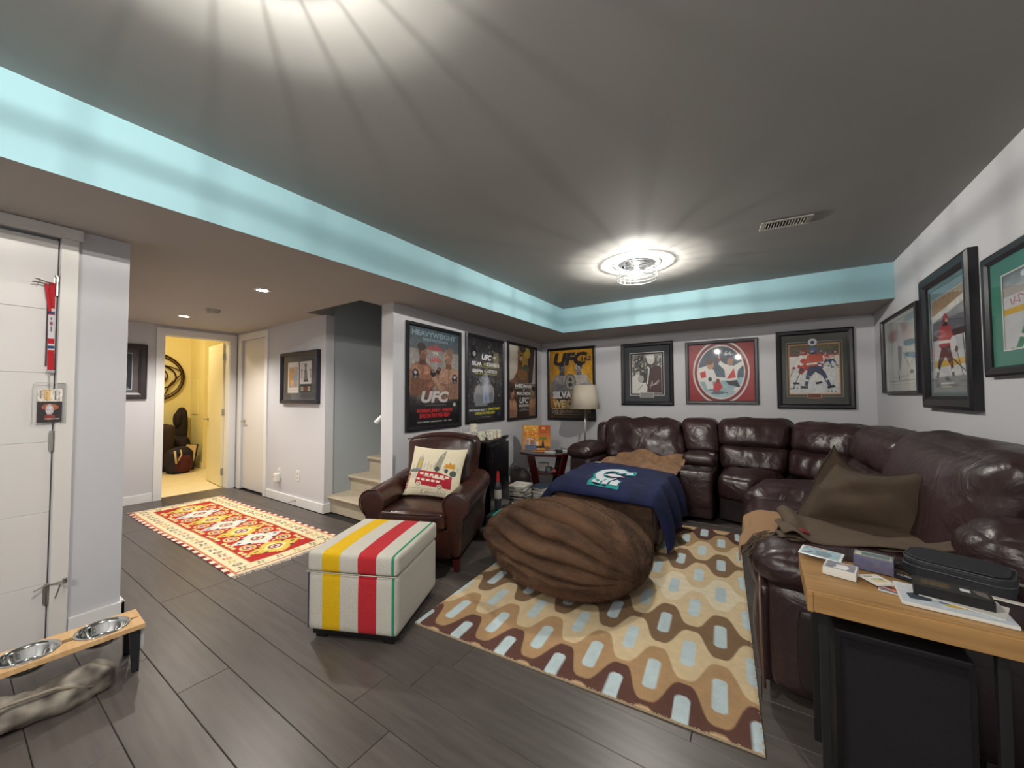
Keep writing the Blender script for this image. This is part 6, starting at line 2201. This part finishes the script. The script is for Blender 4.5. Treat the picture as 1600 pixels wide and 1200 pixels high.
# camouflage bag under the feeder
cam_ = thing('camo_bag', 'crumpled grey and brown camouflage cloth bag lying under the pet feeder', 'bag', (-2.42, .21, 0), math.radians(85))
CAMO = mat('camo_cloth', '#3f3634', .9, bump=.3, bscale=200, col2='#a39c90', vscale=16, detail=1)
cushion('cloth', [(-.20, -.055), (.24, -.055), (.22, .06), (-.20, .06)], 0, .12, CAMO, cam_, n=18, r=.05, puff=(.01, .01, .01), wr=.03, wf=(9, 9, 9), seed=71)
MB().tube([(-.15, -.06, .09), (-.05, -.075, .125), (.08, -.07, .115), (.18, -.06, .06)], .006, 6).build('strap', mat('strap_tan', '#8c8274', .8), cam_, smooth=True)

# ------------------------------------------------------------------ lanyard with ticket on the near door hinge
ln = thing('lanyard', 'red, white and blue lanyard hanging from the door hinge with a ticket pouch', 'lanyard', (0, 0, 0))
XW = -3.058
lc = Canvas(10, 130, '#b3202a')
lc.rect(0, .30, 1, .335, '#d8d6d8').rect(0, .335, 1, .36, '#24406e').rect(0, .36, 1, .375, '#b3202a').rect(0, .375, 1, .64, '#d5d2d8').rect(0, .64, 1, .70, '#b3202a').rect(0, .70, 1, .72, '#d8d6d8').rect(0, .72, 1, .755, '#24406e').rect(0, .755, 1, .77, '#d8d6d8')
lc.rect(.3, .45, .7, .49, '#8a4a50').rect(.4, .50, .6, .56, '#6a5a60').rect(.4, .40, .6, .43, '#6a5a60')
painted('strap', lc, CANVASM, ln, lambda U, V: np.stack([XW - .0035 * np.ones_like(U) + .002 * np.sin(V * 9), .299 + U * .022 + .006 * (1 - V), 1.40 + V * .455], 1)).modifiers.new('t', 'SOLIDIFY').thickness = .0025
box('strap_back', XW - .014, XW - .011, .297, .303, 1.42, 1.80, mat('lanyard_edge_dark', '#4a3038', .8), ln)
MB().tube([(XW, .310, 1.845), (XW + .004, .29, 1.852), (XW + .004, .255, 1.862)], .003, 6).tube([(XW, .300, 1.84), (XW + .006, .27, 1.845), (XW + .006, .245, 1.842)], .0028, 6).tube([(XW + .002, .27, 1.865), (XW + .005, .262, 1.835)], .0025, 6).build('spring_hook', METAL, ln)
sheet('strap_loop', lambda u, v: (XW + .004, .284 + .012 * u + .026 * v * v * 0 + .018 * (1 - v) * 0 + .016 * (1 - v), 1.70 + .145 * v), 3, 8, mat('lanyard_red', '#b3202a', .8), ln, .002)
MB().box(XW - .004, XW + .003, .300, .330, 1.385, 1.402).build('clip', CHROME, ln, bevel=.002)
MB().tube([(XW, .312, 1.385), (XW + .001, .313, 1.335), (XW, .314, 1.30)], .0022, 6).build('clip_strap', METAL, ln)
tk = Canvas(60, 64, '#ddd6cc')
tk.rect(.24, 0, .62, .38, '#c98a30', .0).rect(.25, .04, .52, .34, '#c9983c').rect(.10, .06, .16, .30, '#8a7a6c').rect(.68, .06, .74, .34, '#6a6260').rect(.84, .10, .88, .34, '#8a8280')
for k in range(5):
    tk.rect(.25, .08 + k * .055, .52, .09 + k * .055, '#e0d6b8')
tk.rect(0, .38, 1, 1, '#2b2226').ell(.52, .55, .34, .10, '#a85a34').ell(.50, .62, .16, .16, '#c9c4c6').ell(.50, .84, .22, .08, '#8a3428').rect(.32, .88, .9, .91, '#c9bdb0').noise(.35, 16, seed=6)
painted('ticket', tk, PRINT, ln, lambda U, V: np.stack([np.full_like(U, XW + .0012), .276 + U * .082, 1.132 + V * .172], 1))
box('ticket_card', XW - .001, XW + .0006, .276, .358, 1.132, 1.304, PAPER, ln)
box('plastic_pouch', XW - .004, XW + .004, .262, .372, 1.125, 1.335, GLASS, ln, bevel=.002)
PE = mat('pouch_edge', '#b9b9bb', .2)
MB().tube([(XW + .004, .262, 1.125), (XW + .004, .262, 1.325), (XW + .004, .272, 1.335), (XW + .004, .362, 1.335), (XW + .004, .372, 1.325), (XW + .004, .372, 1.125)], .0013, 5, closed=True).build('pouch_edge', PE, ln)

# ------------------------------------------------------------------ far (yellow) room contents
wd = thing('wall_sculpture', 'large round dark bronze ring wall sculpture in the yellow room', 'wall decor', (-8.985, 2.09, 1.625))
BRZ = mat('bronze_metal', '#3a2216', .35, .7)
for R, cx, cz, tube in ((.415, 0, 0, .016), (.375, .01, 0, .010), (.27, .03, .0, .013), (.20, -.02, .02, .010)):
    MB().tube([(.03, cx + R * math.cos(a * math.tau / 48), cz + R * (1 if R > .3 else .8) * math.sin(a * math.tau / 48)) for a in range(48)], tube, 8, closed=True).build('ring', BRZ, wd, smooth=True)
for k in range(4):
    a0 = k * math.pi / 2 + .3
    MB().tube([(.035, .39 * math.cos(a0 + t * 1.5) * (1 - .35 * math.sin(t * math.pi)), .39 * math.sin(a0 + t * 1.5) * (1 - .35 * math.sin(t * math.pi))) for t in [i / 12 for i in range(13)]], .010, 6).build('curved_strand', BRZ, wd, smooth=True)
MB().lathe([(0, .0), (.17, .0), (.17, .02), (0, .03)][::-1], 32, M=Matrix.Translation((.02, -.02, .0)) @ Matrix.Rotation(math.pi / 2, 4, 'Y')).build('centre_disc', mat('bronze_dark', '#2a120e', .4, .5), wd)
BAGM = mat('bag_black_brown', '#1c1214', .8, bump=.3, bscale=120)
gc = thing('guitar_case', 'tall dark soft guitar case leaning in the yellow room', 'guitar case', (-8.70, 2.435, 0))
cushion('body', [(-.05, -.16), (.08, -.16), (.08, .15), (-.05, .15)], .02, .55, BAGM, gc, top=[(-.12, -.12), (.0, -.12), (.0, .10), (-.12, .10)], n=12, r=.06, seed=80)
cushion('neck', [(-.14, -.08), (-.03, -.08), (-.03, .08), (-.14, .08)], .50, 1.05, BAGM, gc, top=[(-.20, -.05), (-.10, -.05), (-.10, .09), (-.20, .09)], n=10, r=.05, seed=81)
cushion('neck_pocket', [(-.12, -.10), (-.04, -.10), (-.04, .0), (-.12, .0)], .74, .98, BAGM, gc, n=8, r=.03)
tbg = thing('tote_bag', 'large dark brown tote bag with a loop handle in the yellow room', 'bag', (-8.55, 2.06, 0))
cushion('bag_body', [(-.12, -.22), (.12, -.22), (.12, .14), (-.12, .14)], 0, .78, mat('tote_brown', '#2b1a18', .7), tbg, top=[(-.12, -.20), (.12, -.20), (.12, .20), (-.12, .20)], n=12, r=.05, wr=.02, seed=82)
MB().tube([(0, -.08, .77), (0, -.06, .86), (0, .04, .86), (0, .06, .77)], .010, 8).build('handle', BAGM, tbg, smooth=True)
bb = thing('backpack', 'dark red and navy backpack slumped at the front of the pile in the yellow room', 'bag', (-8.20, 2.25, 0), .2)
cushion('pack_body', [(-.14, -.16), (.14, -.16), (.14, .16), (-.14, .16)], 0, .40, mat('backpack_navy', '#1d1626', .8), bb, n=14, r=.08, wr=.03, seed=83)
cushion('front_pocket', [(.12, -.10), (.18, -.10), (.18, .10), (.12, .10)], .05, .28, mat('backpack_red', '#4a1218', .8), bb, n=10, r=.03, wr=.01, seed=84)
MB().tube([(.13, -.12, .38), (.17, -.13, .30), (.18, -.12, .18)], .014, 8).build('strap', mat('strap_cream', '#c9b890', .8), bb, smooth=True)
MB().tube([(.13, -.04, .39), (.18, -.05, .32), (.19, -.10, .22)], .010, 8).build('strap', mat('strap_cream', '#c9b890', .8), bb, smooth=True)
lw = thing('shoe_bag', 'low brown cloth bag on the yellow room floor before the tote bag', 'bag', (-8.28, 1.80, 0))
cushion('cloth_body', [(-.10, -.20), (.12, -.20), (.12, .22), (-.10, .22)], 0, .14, mat('cloth_brown', '#3a2218', .8), lw, n=12, r=.06, wr=.03, seed=85)
pk_ = thing('leaning_print', 'cream and dark printed panel leaning beside the guitar case in the yellow room', 'panel')
pk_.matrix_world = Matrix.Translation((-8.42, 2.44, 0)) @ Matrix.Rotation(math.radians(-62), 4, 'Z') @ Matrix.Rotation(math.radians(-10), 4, 'Y')
pc = Canvas(40, 70, '#dcbf86')
pc.noise(.2, 8, seed=4).poly([(.0, .45), (.35, .42), (.55, .62), (.40, 1), (0, 1)], '#20161c').line(.1, .75, .3, .60, .04, '#d9c79a')
painted('print', pc, PRINT, pk_, lambda U, V: np.stack([np.full_like(U, .013), -.10 + U * .20, .01 + V * .42], 1))
box('panel', -.010, .012, -.11, .11, 0, .44, mat('panel_dark', '#241c20', .6), pk_, bevel=.003)
bl2 = thing('blue_bag', 'pale blue bag peeking out behind the bags in the yellow room', 'bag', (-8.86, 2.22, 0))
cushion('bag_body', [(-.06, -.10), (.06, -.10), (.06, .10), (-.06, .10)], 0, .58, mat('pale_blue_cloth', '#7a93a4', .7), bl2, n=10, r=.05, wr=.01, seed=88)
box('panel_cover', -8.86, -8.56, 2.606, 2.6195, .95, 1.58, YWALL, None, bevel=.004)
struct(bpy.data.objects['panel_cover'])
bpy.data.objects['panel_cover'].name = 'trim_40'
